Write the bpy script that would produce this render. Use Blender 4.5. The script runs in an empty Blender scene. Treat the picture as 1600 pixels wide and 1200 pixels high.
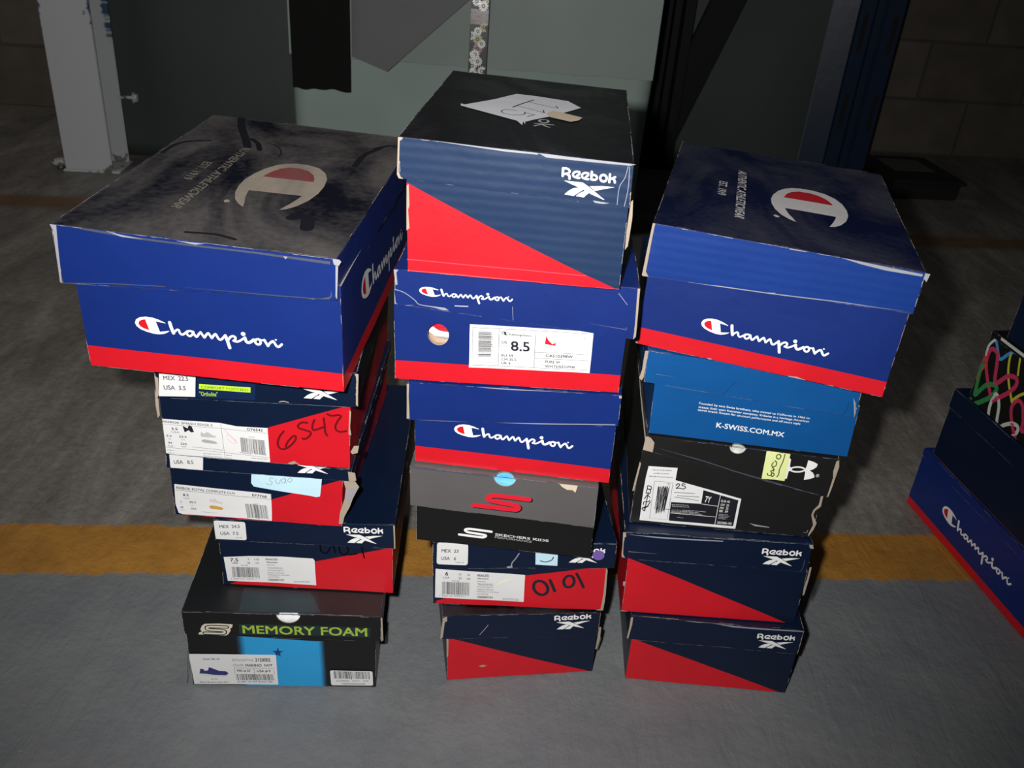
import bpy, bmesh, math, random
from mathutils import Vector, Matrix, noise
from mathutils.geometry import tessellate_polygon

# ------------------------------------------------------------------ camera, world, flash, exposure
scn = bpy.context.scene
COL = scn.collection
CAM_H, PITCH, ROLL, FPX = 0.81664, 0.51391, 0.08144, 1411.78
fwd = Vector((0, math.cos(PITCH), -math.sin(PITCH)))
upv = Vector((0, math.sin(PITCH), math.cos(PITCH)))
rgt = Vector((1, 0, 0))
r2 = rgt*math.cos(ROLL) + upv*math.sin(ROLL)
u2 = -rgt*math.sin(ROLL) + upv*math.cos(ROLL)
camd = bpy.data.cameras.new('camera')
camd.sensor_width = 36.0
camd.lens = FPX/1600*36.0
camd.clip_start = 0.02
camd.dof.use_dof = True
camd.dof.focus_distance = 0.90
camd.dof.aperture_fstop = 16.0
cam = bpy.data.objects.new('camera', camd)
COL.objects.link(cam)
M3 = Matrix((r2, u2, -fwd)).transposed()
cam.matrix_world = Matrix.Translation((0, 0, CAM_H)) @ M3.to_4x4()
scn.camera = cam

world = bpy.data.worlds.new('warehouse_gloom')
scn.world = world
world.use_nodes = True
bg = world.node_tree.nodes['Background']
bg.inputs[0].default_value = (0.55, 0.6, 0.62, 1)
bg.inputs[1].default_value = 0.024

# the camera's own flash, up and to the left of the lens
fl = bpy.data.lights.new('camera_flash', 'SPOT')
fl.energy = 62.0
fl.spot_size = math.radians(102)
fl.spot_blend = 1.0
fl.shadow_soft_size = 0.012
fl.color = (1.0, 0.985, 0.96)
flo = bpy.data.objects.new('camera_flash', fl)
COL.objects.link(flo)
flo.matrix_world = Matrix.Translation(Vector((0, 0, CAM_H)) - r2*0.055 + u2*0.035) @ M3.to_4x4() @ Matrix.Rotation(math.radians(8), 4, 'X')

# dim hall lighting from high up on the left
hl = bpy.data.lights.new('hall_lamp', 'AREA')
hl.energy = 9.0; hl.size = 1.2; hl.color = (1.0, 0.97, 0.93)
hlo = bpy.data.objects.new('hall_lamp', hl)
COL.objects.link(hlo)
hlo.location = (-2.0, 1.2, 2.5)
hlo.rotation_euler = (Vector((-0.6, 2.2, 0.0))-Vector((-2.0, 1.2, 2.5))).to_track_quat('-Z', 'Y').to_euler()

scn.view_settings.view_transform = 'Standard'
scn.view_settings.look = 'None'
scn.view_settings.gamma = 1.0
scn.view_settings.use_curve_mapping = False
scn.view_settings.exposure = 0.0

# ------------------------------------------------------------------ materials
MATS = {}
def nodes_of(name):
    m = bpy.data.materials.new(name)
    m.use_nodes = True
    nt = m.node_tree
    return m, nt, nt.nodes['Principled BSDF']

def card(name, col, rough=0.38, spec=0.5, bump=0.12, var=0.12, wave=0.0, dust=None, metal=0.0):
    """printed board or paper: slight colour variation, fine relief, optional corrugation and dust"""
    m, nt, p = nodes_of(name)
    N, L = nt.nodes, nt.links
    tc = N.new('ShaderNodeTexCoord')
    n1 = N.new('ShaderNodeTexNoise'); n1.inputs['Scale'].default_value = 22; n1.inputs['Detail'].default_value = 6
    L.new(tc.outputs['Object'], n1.inputs['Vector'])
    mix = N.new('ShaderNodeMixRGB')
    mix.inputs['Color1'].default_value = (*[c*(1-var) for c in col], 1)
    mix.inputs['Color2'].default_value = (*[min(1, c*(1+var)) for c in col], 1)
    L.new(n1.outputs['Fac'], mix.inputs['Fac'])
    out = mix.outputs['Color']
    if dust:
        dcol, lo, hi, amt, scale = dust
        mp = N.new('ShaderNodeMapping'); mp.inputs['Scale'].default_value = (1.0, 0.55, 1.0); mp.inputs['Rotation'].default_value = (0, 0, 0.5)
        L.new(tc.outputs['Object'], mp.inputs['Vector'])
        n2 = N.new('ShaderNodeTexNoise'); n2.inputs['Scale'].default_value = scale; n2.inputs['Detail'].default_value = 5; n2.inputs['Roughness'].default_value = 0.55; n2.inputs['Distortion'].default_value = 1.2
        L.new(mp.outputs['Vector'], n2.inputs['Vector'])
        n3 = N.new('ShaderNodeTexNoise'); n3.inputs['Scale'].default_value = 140; n3.inputs['Detail'].default_value = 3
        L.new(tc.outputs['Object'], n3.inputs['Vector'])
        ad = N.new('ShaderNodeMath'); ad.operation = 'MULTIPLY_ADD'; ad.inputs[1].default_value = 0.18
        L.new(n3.outputs['Fac'], ad.inputs[0]); L.new(n2.outputs['Fac'], ad.inputs[2])
        mr = N.new('ShaderNodeMapRange'); mr.inputs['From Min'].default_value = lo; mr.inputs['From Max'].default_value = hi; mr.inputs['To Max'].default_value = amt
        L.new(ad.outputs[0], mr.inputs['Value'])
        mx = N.new('ShaderNodeMixRGB'); mx.inputs['Color2'].default_value = (*dcol, 1)
        L.new(mr.outputs[0], mx.inputs['Fac']); L.new(out, mx.inputs['Color1'])
        out = mx.outputs['Color']
        rr = N.new('ShaderNodeMapRange'); rr.inputs['To Min'].default_value = rough; rr.inputs['To Max'].default_value = 0.85
        L.new(mr.outputs[0], rr.inputs['Value']); L.new(rr.outputs[0], p.inputs['Roughness'])
    else:
        p.inputs['Roughness'].default_value = rough
    L.new(out, p.inputs['Base Color'])
    p.inputs['Specular IOR Level'].default_value = spec
    p.inputs['Metallic'].default_value = metal
    if bump:
        nb = N.new('ShaderNodeTexNoise'); nb.inputs['Scale'].default_value = 60; nb.inputs['Detail'].default_value = 4
        L.new(tc.outputs['Object'], nb.inputs['Vector'])
        src = nb.outputs['Fac']
        if wave:
            w = N.new('ShaderNodeTexWave'); w.bands_direction = 'Z'; w.inputs['Scale'].default_value = 36; w.inputs['Distortion'].default_value = 1.0; w.inputs['Detail Scale'].default_value = 2
            L.new(tc.outputs['Object'], w.inputs['Vector'])
            ma = N.new('ShaderNodeMath'); ma.operation = 'MULTIPLY_ADD'; ma.inputs[1].default_value = wave
            L.new(w.outputs['Fac'], ma.inputs[0]); L.new(src, ma.inputs[2]); src = ma.outputs[0]
        b = N.new('ShaderNodeBump'); b.inputs['Strength'].default_value = bump; b.inputs['Distance'].default_value = 0.002
        L.new(src, b.inputs['Height']); L.new(b.outputs['Normal'], p.inputs['Normal'])
    MATS[name] = m
    return m

RED = (0.54, 0.0075, 0.016)
WHITE = (0.80, 0.80, 0.79)
card('red', RED); card('redlogo', (0.62, 0.012, 0.03)); card('dimred', (.10, .02, .03)); card('palered', (0.68, 0.06, 0.09), var=.2)
card('royal', (0.0046, 0.0195, 0.138), wave=0); card('royal_flute', (0.0055, 0.032, 0.19), wave=.3, rough=.33, spec=.6)
card('navy', (0.0018, 0.0075, 0.027)); card('navy_flute', (0.0105, 0.027, 0.072), wave=.45, rough=.33, spec=.6)  # navy_flute is navy made paler and greyer, sheen put into the colour
card('reebokblue', (0.004, 0.014, 0.06)); card('swissblue', (0.0035, 0.072, 0.245), wave=.12); card('bluedark', (0.002, 0.04, 0.14))
card('inkdark', (0.0006, 0.0006, 0.0008), spec=.2); card('black', (0.0065, 0.0065, 0.0065)); card('uablack', (0.0095, 0.009, 0.009), rough=.42); card('grey', (0.095, 0.088, 0.088))
card('labelblack', (0.008, 0.008, 0.014), rough=.5)
DUST = (0.105, 0.095, 0.09)
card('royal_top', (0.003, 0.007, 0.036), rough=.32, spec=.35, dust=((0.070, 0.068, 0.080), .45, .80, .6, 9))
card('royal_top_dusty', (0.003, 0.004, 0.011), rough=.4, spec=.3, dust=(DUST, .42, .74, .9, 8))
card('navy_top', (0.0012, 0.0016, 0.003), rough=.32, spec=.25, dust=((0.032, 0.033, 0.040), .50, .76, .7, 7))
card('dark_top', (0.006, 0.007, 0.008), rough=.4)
card('topwhite', (0.62, 0.60, 0.60), rough=.5); card('topred', (0.45, 0.012, 0.022), rough=.5)
card('dustwhite', (0.31, 0.26, 0.21), rough=.8, dust=(DUST, .45, .8, .6, 11)); card('dustred', (0.20, 0.035, 0.035), rough=.8, dust=(DUST, .5, .9, .5, 11))
card('white', WHITE, rough=.5, var=.03); card('paper', (0.70, 0.70, 0.70), rough=.5, bump=.05, var=.03)
card('notewhite', (0.66, 0.66, 0.70), rough=.7, var=.05); card('noteblue', (0.50, 0.72, 0.82), rough=.7, var=.04); card('noteyellow', (0.72, 0.78, 0.34), rough=.7, var=.06)
card('purple', (0.17, 0.10, 0.36), rough=.5); card('tape', (0.62, 0.52, 0.38), rough=.5, var=.12)
card('cream', (0.62, 0.57, 0.46), rough=.5); card('lime', (0.36, 0.48, 0.05), rough=.5); card('lime2', (0.48, 0.78, 0.03), rough=.5)
card('teal', (0.010, 0.028, 0.028)); card('topteal', (0.010, 0.022, 0.028)); card('band1', (0.010, 0.020, 0.032)); card('band2', (0.012, 0.05, 0.10)); card('band4', (0.014, 0.10, 0.20)); card('band5', (0.017, 0.17, 0.35)); card('band6', (0.020, 0.24, 0.49)); card('smear', (0.008, 0.008, 0.014), rough=.5, spec=.3); card('band3', (0.022, 0.30, 0.62), var=.05)
card('starblue', (0.006, 0.045, 0.16)); card('ink', (0.012, 0.011, 0.018), rough=.5); card('faint', (0.11, 0.105, 0.125), rough=.6); card('pencil', (0.25, 0.28, 0.33), rough=.7)
card('scuffline', (0.055, 0.062, 0.09), rough=.5, var=.3); card('dusttext', (0.17, 0.15, 0.12), rough=.8); card('marker', (0.13, 0.004, 0.007), rough=.35); card('olive', (0.06, 0.07, 0.02), rough=.6); card('pink', (0.75, 0.35, 0.42), rough=.6); card('highlight', (0.72, 0.80, 0.58), rough=.6)
card('palegrey', (0.42, 0.42, 0.43), rough=.5); card('pale', (0.28, 0.28, 0.31), rough=.6, var=.2); card('scuff', (0.05, 0.055, 0.07), rough=.6); card('kraft', (0.34, 0.275, 0.215), rough=.8, var=.25); card('greyboard', (0.33, 0.30, 0.26), rough=.85, var=.2)
card('navyshoe', (0.035, 0.03, 0.16), rough=.5); card('palegreen', (0.55, 0.68, 0.52), rough=.5); card('shoepale', (0.62, 0.58, 0.55), rough=.5); card('tan', (0.55, 0.30, 0.06), rough=.5)
card('shoegrey', (0.45, 0.46, 0.46), rough=.5); card('shoegrey2', (0.36, 0.37, 0.37), rough=.5); card('shoewhite', (0.74, 0.74, 0.74), rough=.5)
for n_, c_ in dict(heartred=(.5, .06, .03), heartpink=(.48, .03, .09), heartgreen=(.03, .22, .06), heartblue=(.05, .25, .55), heartyellow=(.5, .48, .04), heartwhite=(.55, .58, .52)).items(): card(n_, c_, rough=.5)

# ------------------------------------------------------------------ helpers
def link_mesh(name, bm, mats, parent=None, loc=None, smooth=False):
    me = bpy.data.meshes.new(name)
    bm.to_mesh(me); bm.free()
    for m in mats: me.materials.append(m)
    if smooth:
        for f in me.polygons: f.use_smooth = True
    o = bpy.data.objects.new(name, me)
    COL.objects.link(o)
    if parent: o.parent = parent
    if loc: o.location = loc
    return o

def tag(o, label=None, cat=None, group=None, kind=None):
    if label: o['label'] = label
    if cat: o['category'] = cat
    if group: o['group'] = group
    if kind: o['kind'] = kind
    return o

def empty(name, loc, rz=0.0):
    o = bpy.data.objects.new(name, None)
    COL.objects.link(o); o.location = loc; o.rotation_euler = (0, 0, rz); o.empty_display_size = .05
    return o

def box_bm(bm, lo, hi, mi=0, xf=None):
    vs = [bm.verts.new(Vector((x, y, z)) if xf is None else xf(Vector((x, y, z)))) for x in (lo[0], hi[0]) for y in (lo[1], hi[1]) for z in (lo[2], hi[2])]
    for ids in ((0,1,3,2),(4,6,7,5),(0,4,5,1),(2,3,7,6),(0,2,6,4),(1,5,7,3)):
        f = bm.faces.new([vs[i] for i in ids]); f.material_index = mi
    return vs

def crom(pts, closed=False, k=6):
    if len(pts) < 3: return [Vector(p) for p in pts]
    P = [Vector(p) for p in pts]; out = []
    n = len(P)
    for i in range(n if closed else n-1):
        if closed: a, b, c, d = P[i-1], P[i], P[(i+1) % n], P[(i+2) % n]
        else: a, b, c, d = P[max(i-1, 0)], P[i], P[i+1], P[min(i+2, n-1)]
        for j in range(k):
            t = j/k
            out.append(0.5*((2*b)+(c-a)*t+(2*a-5*b+4*c-d)*t*t+(3*b-a-3*c+d)*t**3))
    if not closed: out.append(P[-1])
    return out

class Sheet:
    """flat prints laid on one board face, in millimetres, per material and layer"""
    def __init__(s): s.q = []
    def tri(s, mat, ly, tris): s.q.append((mat, ly, tris))
    def poly(s, mat, ly, loops):
        if not isinstance(loops[0][0], (list, tuple, Vector)): loops = [loops]
        vv = [[Vector((p[0], p[1], 0)) for p in l] for l in loops]
        flat = [p for l in vv for p in l]
        s.tri(mat, ly, [[flat[i].to_2d() for i in t] for t in tessellate_polygon(vv)])
    def stroke(s, mat, ly, w, pts, smooth=1, closed=0):
        P = crom(pts, closed) if smooth else [Vector(p) for p in pts]
        if closed: P.append(P[0].copy())
        Q = [P[0]]
        for p in P[1:]:
            if (p-Q[-1]).length > 1e-3: Q.append(p)
        if len(Q) < 2: return
        h = w/2; T = []; L = []; R = []
        for i, p in enumerate(Q):
            d = (Q[min(i+1, len(Q)-1)]-Q[max(i-1, 0)])
            if d.length < 1e-6: d = Vector((1, 0))
            d.normalize(); nrm = Vector((-d.y, d.x))
            L.append(p+nrm*h); R.append(p-nrm*h)
        for i in range(len(Q)-1):
            T.append([L[i], R[i], R[i+1]]); T.append([L[i], R[i+1], L[i+1]])
        ends = [Q[0], Q[-1]] if smooth else Q
        for c in ends:
            c8 = [c+Vector((math.cos(a*math.pi/5), math.sin(a*math.pi/5)))*h for a in range(10)]
            for i in range(1, 9): T.append([c8[0], c8[i], c8[i+1]])
        s.tri(mat, ly, T)
    def text(s, mat, ly, body, P0, X, Y, bold):
        cu = bpy.data.curves.new('lettering', 'FONT')
        cu.body = body; cu.size = 1.0; cu.resolution_u = 3
        ob = bpy.data.objects.new('lettering', cu)
        me = bpy.data.meshes.new_from_object(ob)
        co = [v.co.to_2d() for v in me.vertices]
        if co:
            x0 = min(c.x for c in co); x1 = max(c.x for c in co); cap = 0.70
            P0 = Vector(P0); X = Vector(X); Y = Vector(Y)
            mp = [P0+X*((c.x-x0)/(x1-x0))+Y*(c.y/cap) for c in co]
            me.calc_loop_triangles()
            w_ = X*(0.016/(x1-x0)); h_ = Y*0.022
            for d in [Vector((0, 0))] if not bold else [w_+h_, w_-h_, -w_+h_, -w_-h_]:
                s.tri(mat, ly, [[mp[i]+d for i in t.vertices] for t in me.loop_triangles])
        bpy.data.objects.remove(ob); bpy.data.curves.remove(cu); bpy.data.meshes.remove(me)
    def quad(s, mat, ly, P0, X, Y, u0, u1, v0, v1):
        g = lambda a, b: P0+X*a+Y*b
        s.tri(mat, ly, [[g(u0, v0), g(u1, v0), g(u1, v1)], [g(u0, v0), g(u1, v1), g(u0, v1)]])
    def bars(s, mat, ly, P0, X, Y, seed, n):
        r = random.Random(seed); P0, X, Y = Vector(P0), Vector(X), Vector(Y); x = 0; ws = []
        for i in range(n): ws.append((r.choice((1, 1, 2, 3)), r.choice((1, 1, 2, 2, 3))))
        tot = sum(a+b for a, b in ws)
        for i, (a, b) in enumerate(ws):
            s.quad(mat, ly, P0, X, Y, x/tot, (x+a)/tot, -.08 if i in (0, n-1, n//2) else 0, 1); x += a+b
    def fine(s, mat, ly, P0, X, Y, seed):
        r = random.Random(seed); P0, X, Y = Vector(P0), Vector(X), Vector(Y)
        asp = X.length/max(Y.length, .01); x = 0.0; step = .55/asp
        while x < 1-step*.8:
            k = r.choice((3, 5, 6, 8))
            for j in range(k):
                if x > 1-step*.8: break
                hh = r.choice((.65, .7, 1.0)); t = .16
                s.quad(mat, ly, P0, X, Y, x, x+step*t*1.6, 0, hh); s.quad(mat, ly, P0, X, Y, x+step*.5, x+step*(.5+t*1.5), 0, .65)
                s.quad(mat, ly, P0, X, Y, x, x+step*.7, r.choice((0, .3, .55)), r.choice((.0, .3, .55))+.14); x += step
            x += step*.7
    def word(s, mat, ly, A, B, red):
        A, B = Vector(A), Vector(B)
        a0, b0 = Vector((45, -150)), Vector((1548, -365))
        d0, d1 = b0-a0, B-A
        k = d1.length/d0.length; ang = math.atan2(d1.y, d1.x)-math.atan2(d0.y, d0.x)
        c, sn = math.cos(ang)*k, math.sin(ang)*k
        def f(p):
            v = Vector((p[0], -p[1]))-a0
            return A+Vector((c*v.x-sn*v.y, sn*v.x+c*v.y))
        C = [(362,140),(300,104),(240,80),(170,68),(110,75),(65,100),(45,140),(55,180),(90,215),(150,245),(220,268),(280,274),(330,265),(365,250),(388,232),(340,238),(285,243),(265,122),(310,132),(362,146)]
        s.poly(mat, ly, [f(p) for p in C])
        s.poly(red, ly+1, [f(p) for p in [(160,98),(120,105),(92,122),(80,150),(95,182),(130,207),(180,225)]])
        for w, st in ((34,[(408,135),(415,200),(425,258)]),(23,[(425,258),(450,232),(476,217),(490,228),(493,255),(512,274),(540,262),(580,232)]),
            (23,[(628,237),(597,230),(570,248),(570,275),(592,290),(620,272),(638,240)]),(24,[(636,238),(645,278),(662,296),(690,266),(715,242)]),
            (24,[(715,242),(726,272),(742,306)]),(24,[(742,306),(766,274),(790,254),(801,272),(817,312)]),(24,[(817,312),(846,276),(866,264),(876,290),(891,322),(915,322),(960,280)]),
            (33,[(963,280),(975,340),(987,418)]),(24,[(985,328),(1010,297),(1040,284),(1063,298),(1058,322),(1038,336)]),(22,[(1040,338),(1075,345),(1110,332),(1155,302)]),
            (30,[(1162,300),(1167,335),(1186,354),(1215,346),(1250,322)]),(44,[(1148,258),(1152,258)]),
            (24,[(1293,312),(1266,326),(1266,358),(1295,373),(1318,354),(1312,322),(1293,312)]),(20,[(1310,318),(1334,325),(1358,322)]),
            (26,[(1362,322),(1374,352),(1391,386)]),(25,[(1391,386),(1416,354),(1448,334),(1463,352),(1481,386),(1502,394),(1538,366)]),(18,[(1480,318),(1484,318)])):
            s.stroke(mat, ly, w*k, [f(p) for p in st])
    def rbk(s, mat, ly, A, B, a0, b0):
        A, B = Vector(A), Vector(B); a0 = Vector((a0[0], -a0[1])); b0 = Vector((b0[0], -b0[1]))
        d0, d1 = b0-a0, B-A
        k = d1.length/d0.length; ang = math.atan2(d1.y, d1.x)-math.atan2(d0.y, d0.x); c, sn = math.cos(ang)*k, math.sin(ang)*k
        def f(p):
            v = Vector((p[0], -p[1]))-a0
            return A+Vector((c*v.x-sn*v.y, sn*v.x+c*v.y))
        for sm, w, st in ((0,52,[(226,190),(208,362)]),(1,46,[(226,190),(320,200),(372,248),(350,298),(250,318)]),(1,54,[(322,325),(362,365),(360,425)]),
            (1,46,[(590,410),(520,402),(455,368),(452,310),(505,272),(592,277),(588,325),(530,362)]),(1,46,[(792,440),(722,432),(655,395),(655,338),(705,300),(790,304),(786,352),(735,388)]),
            (0,54,[(878,272),(858,440)]),(1,48,[(872,348),(950,348),(990,400),(955,448),(860,445)]),(0,52,[(1288,328),(1264,504)]),(1,50,[(1285,432),(1345,418),(1402,390)]),(1,50,[(1335,420),(1385,462),(1388,512)])):
            s.stroke(mat, ly, w*k, [f(p) for p in st], sm)
        s.stroke(mat, ly, 50*k, [f((1135+74*math.cos(t*.524), 415+74*math.sin(t*.524))) for t in range(12)], 1, 1)
        for pl in ([(235,468),(660,515),(800,615),(1140,910),(1110,905),(860,790),(600,640),(400,550)],[(815,600),(1100,595),(1385,620),(1150,660),(930,705)],[(225,785),(330,700),(440,645),(570,628),(660,685),(560,740),(440,820)],[(490,825),(570,760),(710,700),(790,755),(720,805),(670,855)]):
            s.poly(mat, ly, [f(p) for p in pl])
    def add(s, it):
        k = it[0]
        if k == 'p': s.poly(it[1], it[2], it[3])
        elif k == 's': s.stroke(it[1], it[2], it[3], it[4], it[5], it[6])
        elif k == 't': s.text(it[1], it[2], it[3], it[4], it[5], it[6], it[7])
        elif k == 'b': s.bars(it[1], it[2], it[3], it[4], it[5], it[6], it[7])
        elif k == 'f': s.fine(it[1], it[2], it[3], it[4], it[5], it[6])
        elif k == 'w': s.word(it[1], it[2], it[3], it[4], it[5])
        elif k == 'k': s.rbk(it[1], it[2], it[3], it[4], it[5], it[6])
    def flush(s, bm, slots, mp, step=12.0, vclip=None):
        """cut to a grid, map to 3-D through mp(u, v, lift) and add to bm"""
        groups = {}
        for mat, ly, tris in s.q: groups.setdefault((mat, ly), []).extend(tris)
        for (mat, ly), tris in groups.items():
            t = bmesh.new()
            for tr in tris:
                a, b, c = tr
                if abs((b-a).cross(c-a)) < 1e-7: continue
                if (b-a).cross(c-a) < 0: b, c = c, b
                t.faces.new([t.verts.new((v[0], v[1], 0)) for v in (a, b, c)])
            if not t.faces: t.free(); continue
            bmesh.ops.remove_doubles(t, verts=t.verts, dist=1e-6)
            if vclip:
                for vc, sg in ((vclip[0], -1), (vclip[1], 1)):
                    bmesh.ops.bisect_plane(t, geom=t.verts[:]+t.edges[:]+t.faces[:], plane_co=(0, vc, 0), plane_no=(0, sg, 0), clear_outer=True)
                if not t.faces: t.free(); continue
            for ax in (0, 1):
                lo = min(v.co[ax] for v in t.verts); hi = max(v.co[ax] for v in t.verts)
                g = math.floor(lo/step)+1
                while g*step < hi:
                    pc = [0, 0, 0]; pn = [0, 0, 0]; pc[ax] = g*step; pn[ax] = 1
                    bmesh.ops.bisect_plane(t, geom=t.verts[:]+t.edges[:]+t.faces[:], plane_co=pc, plane_no=pn)
                    g += 1
            if mat not in slots: slots.append(mat)
            mi = slots.index(mat); vm = {}
            for v in t.verts: vm[v] = bm.verts.new(mp(v.co.x, v.co.y, ly*0.12))
            for f in t.faces:
                try: nf = bm.faces.new([vm[v] for v in f.verts])
                except ValueError: continue
                nf.material_index = mi
            t.free()
        s.q = []
# ------------------------------------------------------------------ the place: floor, walls
LS = 0.11                                    # the floor lines run at this slope
def floor_material():
    m, nt, p = nodes_of('painted_concrete')
    N, L = nt.nodes, nt.links
    geo = N.new('ShaderNodeNewGeometry'); sep = N.new('ShaderNodeSeparateXYZ'); L.new(geo.outputs['Position'], sep.inputs[0])
    t = N.new('ShaderNodeMath'); t.operation = 'MULTIPLY_ADD'; t.inputs[1].default_value = -LS
    L.new(sep.outputs['X'], t.inputs[0]); L.new(sep.outputs['Y'], t.inputs[2])
    def noi(scale, detail=6, rough=.6, dist=0.0, vec=None):
        n = N.new('ShaderNodeTexNoise'); n.inputs['Scale'].default_value = scale; n.inputs['Detail'].default_value = detail; n.inputs['Roughness'].default_value = rough; n.inputs['Distortion'].default_value = dist
        L.new(vec or geo.outputs['Position'], n.inputs['Vector']); return n.outputs['Fac']
    ej = N.new('ShaderNodeMath'); ej.operation = 'MULTIPLY_ADD'; ej.inputs[1].default_value = 0.030
    L.new(noi(26, 8, .7), ej.inputs[0]); L.new(t.outputs[0], ej.inputs[2])
    tj = ej.outputs[0]                       # jittered distance, about +0.015
    def step(a, w=.003):
        r = N.new('ShaderNodeMapRange'); r.inputs['From Min'].default_value = a-w; r.inputs['From Max'].default_value = a+w
        L.new(tj, r.inputs['Value']); return r.outputs[0]
    def ramp(fac, stops):
        r = N.new('ShaderNodeValToRGB'); e = r.color_ramp.elements
        while len(e) < len(stops): e.new(.5)
        for k, (pos, c) in enumerate(stops): e[k].position = pos; e[k].color = (*c, 1)
        L.new(fac, r.inputs[0]); return r.outputs[0]
    def mix(f, a, b, mode='MIX'):
        x = N.new('ShaderNodeMixRGB'); x.blend_type = mode
        for s_, v in (('Fac', f), ('Color1', a), ('Color2', b)):
            if isinstance(v, (int, float)): x.inputs[s_].default_value = v
            else: L.new(v, x.inputs[s_])
        return x.outputs[0]
    grey = ramp(noi(7, 9, .65), [(.3, (.138, .145, .154)), (.55, (.170, .176, .183)), (.75, (.20, .205, .21))])
    mp = N.new('ShaderNodeMapping'); mp.inputs['Rotation'].default_value = (0, 0, .35); mp.inputs['Scale'].default_value = (3, 1, 1)
    L.new(geo.outputs['Position'], mp.inputs['Vector'])
    rawn = noi(3.2, 10, .68, .6, mp.outputs[0])
    raw = ramp(rawn, [(.30, (.105, .095, .083)), (.5, (.18, .165, .147)), (.68, (.27, .25, .226))])
    fine = ramp(noi(60, 4, .7), [(.3, (.75, .75, .75)), (.7, (1.2, 1.2, 1.2))])
    raw = mix(.8, raw, fine, 'MULTIPLY')
    yel = ramp(noi(14, 8, .7), [(.3, (.27, .122, .022)), (.6, (.40, .19, .033)), (.8, (.40, .21, .065))])
    rust = ramp(noi(9, 8, .7), [(.35, (.11, .065, .035)), (.7, (.20, .10, .035))])
    col = mix(step(.937), grey, yel)
    col = mix(step(1.037), col, raw)
    far = N.new('ShaderNodeMath'); far.operation = 'SUBTRACT'
    L.new(step(2.295, .02), far.inputs[0]); L.new(step(2.395, .02), far.inputs[1])
    fa = N.new('ShaderNodeMath'); fa.operation = 'MULTIPLY'; fa.inputs[1].default_value = .85
    L.new(far.outputs[0], fa.inputs[0])
    col = mix(fa.outputs[0], col, rust)
    # pale scratches and specks
    vo = N.new('ShaderNodeTexVoronoi'); vo.inputs['Scale'].default_value = 26
    L.new(geo.outputs['Position'], vo.inputs['Vector'])
    sp = N.new('ShaderNodeMapRange'); sp.inputs['From Min'].default_value = .055; sp.inputs['From Max'].default_value = .03; sp.inputs['To Max'].default_value = .35
    L.new(vo.outputs['Distance'], sp.inputs['Value'])
    pal = N.new('ShaderNodeRGB'); pal.outputs[0].default_value = (.30, .30, .30, 1)
    col = mix(sp.outputs[0], col, pal.outputs[0])
    L.new(col, p.inputs['Base Color'])
    p.inputs['Roughness'].default_value = .55; p.inputs['Specular IOR Level'].default_value = .35
    m2 = N.new('ShaderNodeMapping'); m2.inputs['Rotation'].default_value = (0, 0, -.45); m2.inputs['Scale'].default_value = (5, 1.2, 1)
    L.new(geo.outputs['Position'], m2.inputs['Vector'])
    hh = N.new('ShaderNodeMath'); hh.operation = 'MULTIPLY_ADD'; hh.inputs[1].default_value = 1.6
    L.new(noi(7, 7, .6, 1.0, m2.outputs[0]), hh.inputs[0]); L.new(noi(70, 7, .65), hh.inputs[2])
    b = N.new('ShaderNodeBump'); b.inputs['Strength'].default_value = .45; b.inputs['Distance'].default_value = .005
    L.new(hh.outputs[0], b.inputs['Height']); L.new(b.outputs['Normal'], p.inputs['Normal'])
    return m
bm = bmesh.new(); bmesh.ops.create_grid(bm, x_segments=2, y_segments=2, size=4.0)
tag(link_mesh('floor', bm, [floor_material()], loc=(0, 1.5, 0)), kind='structure')

def block_material():
    m, nt, p = nodes_of('concrete_block'); N, L = nt.nodes, nt.links
    tc = N.new('ShaderNodeTexCoord'); mp = N.new('ShaderNodeMapping'); mp.inputs['Rotation'].default_value = (math.pi/2, 0, 0)
    L.new(tc.outputs['Object'], mp.inputs['Vector'])
    br = N.new('ShaderNodeTexBrick'); br.inputs['Scale'].default_value = 1.0; br.inputs['Brick Width'].default_value = .4; br.inputs['Row Height'].default_value = .2; br.inputs['Mortar Size'].default_value = .006
    br.inputs['Color1'].default_value = (.13, .112, .09, 1); br.inputs['Color2'].default_value = (.105, .088, .072, 1); br.inputs['Mortar'].default_value = (.075, .064, .053, 1)
    L.new(mp.outputs[0], br.inputs['Vector'])
    n = N.new('ShaderNodeTexNoise'); n.inputs['Scale'].default_value = 9; n.inputs['Detail'].default_value = 9; L.new(tc.outputs['Object'], n.inputs['Vector'])
    r = N.new('ShaderNodeMapRange'); r.inputs['To Min'].default_value = .5; r.inputs['To Max'].default_value = 1.3; L.new(n.outputs['Fac'], r.inputs['Value'])
    x = N.new('ShaderNodeMixRGB'); x.blend_type = 'MULTIPLY'; x.inputs['Fac'].default_value = 1; L.new(br.outputs['Color'], x.inputs['Color1']); L.new(r.outputs[0], x.inputs['Color2'])
    L.new(x.outputs[0], p.inputs['Base Color']); p.inputs['Roughness'].default_value = .9
    b = N.new('ShaderNodeBump'); b.inputs['Distance'].default_value = .006; b.inputs['Strength'].default_value = .5; L.new(n.outputs['Fac'], b.inputs['Height']); L.new(b.outputs[0], p.inputs['Normal'])
    return m
bm = bmesh.new(); box_bm(bm, (-4, 0, 0), (4, .15, 2.8))
w = tag(link_mesh('wall_back', bm, [block_material()]), kind='structure')
w.location = (0, 3.30, 0); w.rotation_euler = (0, 0, math.atan(LS))

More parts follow.
